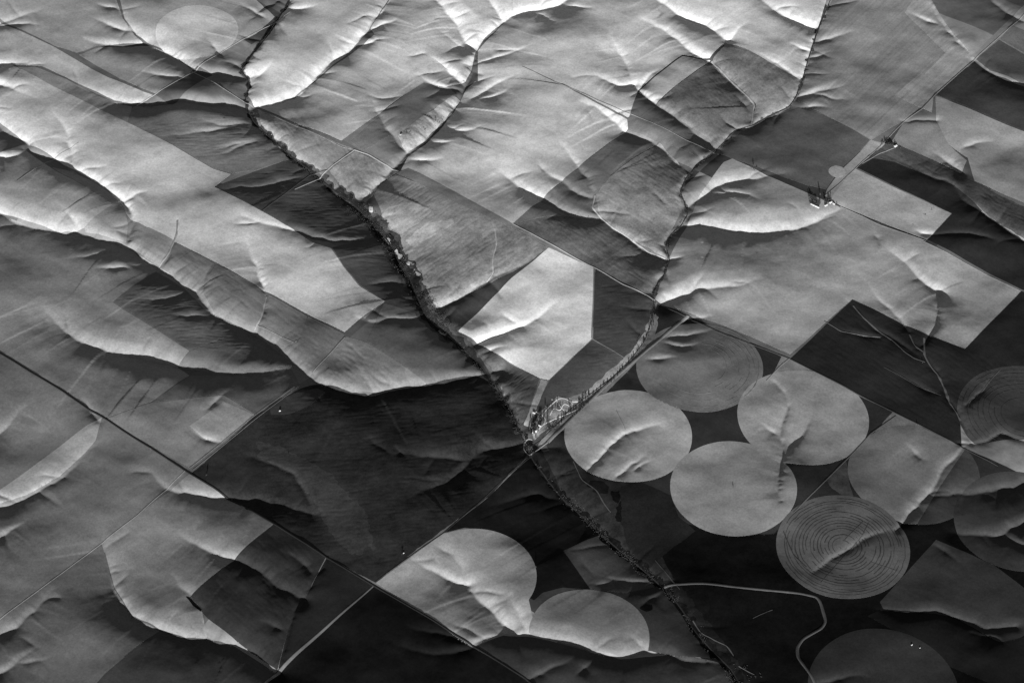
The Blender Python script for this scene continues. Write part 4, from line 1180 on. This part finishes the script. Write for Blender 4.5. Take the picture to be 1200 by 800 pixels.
scrub('creekside_scrub', [([(282,83),(290,100),(288,115),(300,146),(340,183),(390,222)], 8, 500), ([(390,222),(445,270),(480,325),(530,398)], 26, 2600), ([(530,398),(580,450),(608,505),(640,560)], 9, 700),
      ([(640,560),(715,635),(785,695),(828,755),(865,805)], 14, 1700), ([(845,170),(803,210),(805,250),(785,280),(780,320),(765,345)], 5, 600), ([(765,345),(762,380),(720,440),(665,482),(628,515)], 7, 220),
      ([(470,160),(500,150),(520,140)], 12, 120), ([(865,780),(885,790)], 20, 120), ([(1067,266),(1100,240)], 3, 10)], 5, 1)

# ---------------------------------------------------------------- farm buildings
M_WHITE = plain_mat('white_painted_boards', .42, .08, .4)
M_TIN = plain_mat('galvanised_roof', .36, .15, .3, .5)
M_DARKROOF = plain_mat('shingle_roof', .14, .25, .5)
M_GLASS = plain_mat('window_glass', .04, .1, 1, .1)
M_DOOR = plain_mat('door_paint', .12, .1, 1)
def box(bmv, bmf, x0, x1, y0, y1, z0, z1):
    k = len(bmv)
    bmv += [(x0, y0, z0), (x1, y0, z0), (x1, y1, z0), (x0, y1, z0), (x0, y0, z1), (x1, y0, z1), (x1, y1, z1), (x0, y1, z1)]
    bmf += [(k, k + 3, k + 2, k + 1), (k + 4, k + 5, k + 6, k + 7), (k, k + 1, k + 5, k + 4), (k + 1, k + 2, k + 6, k + 5), (k + 2, k + 3, k + 7, k + 6), (k + 3, k, k + 4, k + 7)]
def pyd(name, V, F, m, parent):
    me = bpy.data.meshes.new(name); me.from_pydata(V, [], F); me.materials.append(m); return link(name, me, parent)
def building(name, label, p, lx, ly, h, rot, wall, roof, cat='house', group=None, doors=1, wins=3):
    q = at([p])[0]
    e = bpy.data.objects.new(name, None); COL.objects.link(e)
    e.location = (q[0], q[1], float(height(q[0], q[1])) + .6); e.rotation_euler = (0, 0, rot)
    e['label'] = label; e['category'] = cat; e['kind'] = 'thing'
    if group: e['group'] = group
    a, b = lx / 2, ly / 2; g = h + ly * .22
    V = [(-a, -b, -2), (a, -b, -2), (a, b, -2), (-a, b, -2), (-a, -b, h), (a, -b, h), (a, b, h), (-a, b, h), (-a, 0, g), (a, 0, g)]
    pyd('wall', V, [(0, 1, 5, 4), (2, 3, 7, 6), (1, 2, 6, 9, 5), (3, 0, 4, 8, 7)], wall, e)
    o, t = .5, .25
    V, F = [], []
    for s in (-1, 1):
        k = len(V); ed = h - o * .44
        V += [(-a - o, s * (b + o), ed + .02), (a + o, s * (b + o), ed + .02), (a + o, 0, g + .02), (-a - o, 0, g + .02)]
        V += [(x, y, z + t) for x, y, z in V[k:k + 4]]
        F += [(k, k + 1, k + 2, k + 3), (k + 4, k + 7, k + 6, k + 5), (k, k + 4, k + 5, k + 1), (k + 1, k + 5, k + 6, k + 2), (k + 3, k + 2, k + 6, k + 7), (k, k + 3, k + 7, k + 4)]
    pyd('roof', V, F, roof, e)
    for d in range(doors):
        x = -a + lx * (d + .5) / doors; V, F = [], []
        box(V, F, x - min(2.0, lx * .12), x + min(2.0, lx * .12), -b - .12, -b + .05, -.4, min(h - .4, 3.2)); pyd('door', V, F, M_DOOR, e)
    for w in range(wins):
        for s in (-1, 1):
            x = -a + lx * (w + .28) / max(1, wins) + .3; V, F = [], []
            y = s * b
            box(V, F, x - .7, x + .7, min(y, y + s * .1), max(y, y + s * .1), 1.2, 2.5); pyd('window', V, F, M_GLASS, e)
    return e
R1 = GRID_ANG
building('long_shed', 'long low white shed at the lower left of the white farmstead', (955,241.5), 64, 8, 4, math.radians(-36), M_WHITE, M_TIN, 'shed', None, 3, 6)
building('farmhouse', 'white farmhouse with a bright roof between the two tree clumps', (973.5,237.5), 18, 11, 5, R1, M_WHITE, M_TIN, 'house')
building('barn', 'white barn below the farmhouse of the white farmstead', (968,241), 19, 10, 5, R1, M_WHITE, M_TIN, 'barn', None, 1, 2)
building('shed', 'small pale shed at the right end of the white farmstead', (977,239), 15, 10, 4, R1 + 1.5, M_WHITE, M_TIN, 'shed', None, 1, 1)
building('farmhouse', 'small white house at the foot of the tight tree clump', (1049.5,171.5), 20, 13, 5, R1, M_WHITE, M_TIN, 'house')
building('farmhouse', 'white roofed house in the lower left tip of the grove', (627,505.5), 19, 12, 5, .2, M_WHITE, M_TIN, 'house')
building('shed', 'small white shed highest in the lower left tip of the grove', (632.5,499), 15, 10, 4, -.6, M_WHITE, M_TIN, 'shed', None, 1, 1)
building('barn', 'pale barn under the trees beside the white roofed house of the grove', (624.5,499.5), 16, 10, 5, .9, M_WHITE, M_DARKROOF, 'barn', None, 1, 2)
building('shed', 'white shed at the upper end of the grove near the pale strip', (626,484), 17, 7, 4, -.5, M_WHITE, M_TIN, 'shed', None, 1, 1)
building('shed', 'white shed on the bare yard of the great dark field', (328,481.5), 10, 7, 3.5, .1, M_WHITE, M_TIN, 'shed', None, 1, 1)
building('shed', 'white shed on the left side of the edge of the black strip field', (1068.5,755.5), 8, 5, 3, R1, M_WHITE, M_TIN, 'shed', None, 1, 1)
building('shed', 'tiny white shed on the right side of the edge of the black strip field', (1078,759), 5, 4, 2.6, R1, M_WHITE, M_TIN, 'shed', None, 1, 1)
building('shed', 'small white shed beside the highway crossing corner of the pale field', (473,648), 6, 4, 2.8, .4, M_WHITE, M_TIN, 'shed', None, 1, 1)
building('shed', 'small dark roofed shed at the pale bare valley floor', (470,158), 14, 9, 4, R1, M_WHITE, M_DARKROOF, 'shed', None, 1, 1)
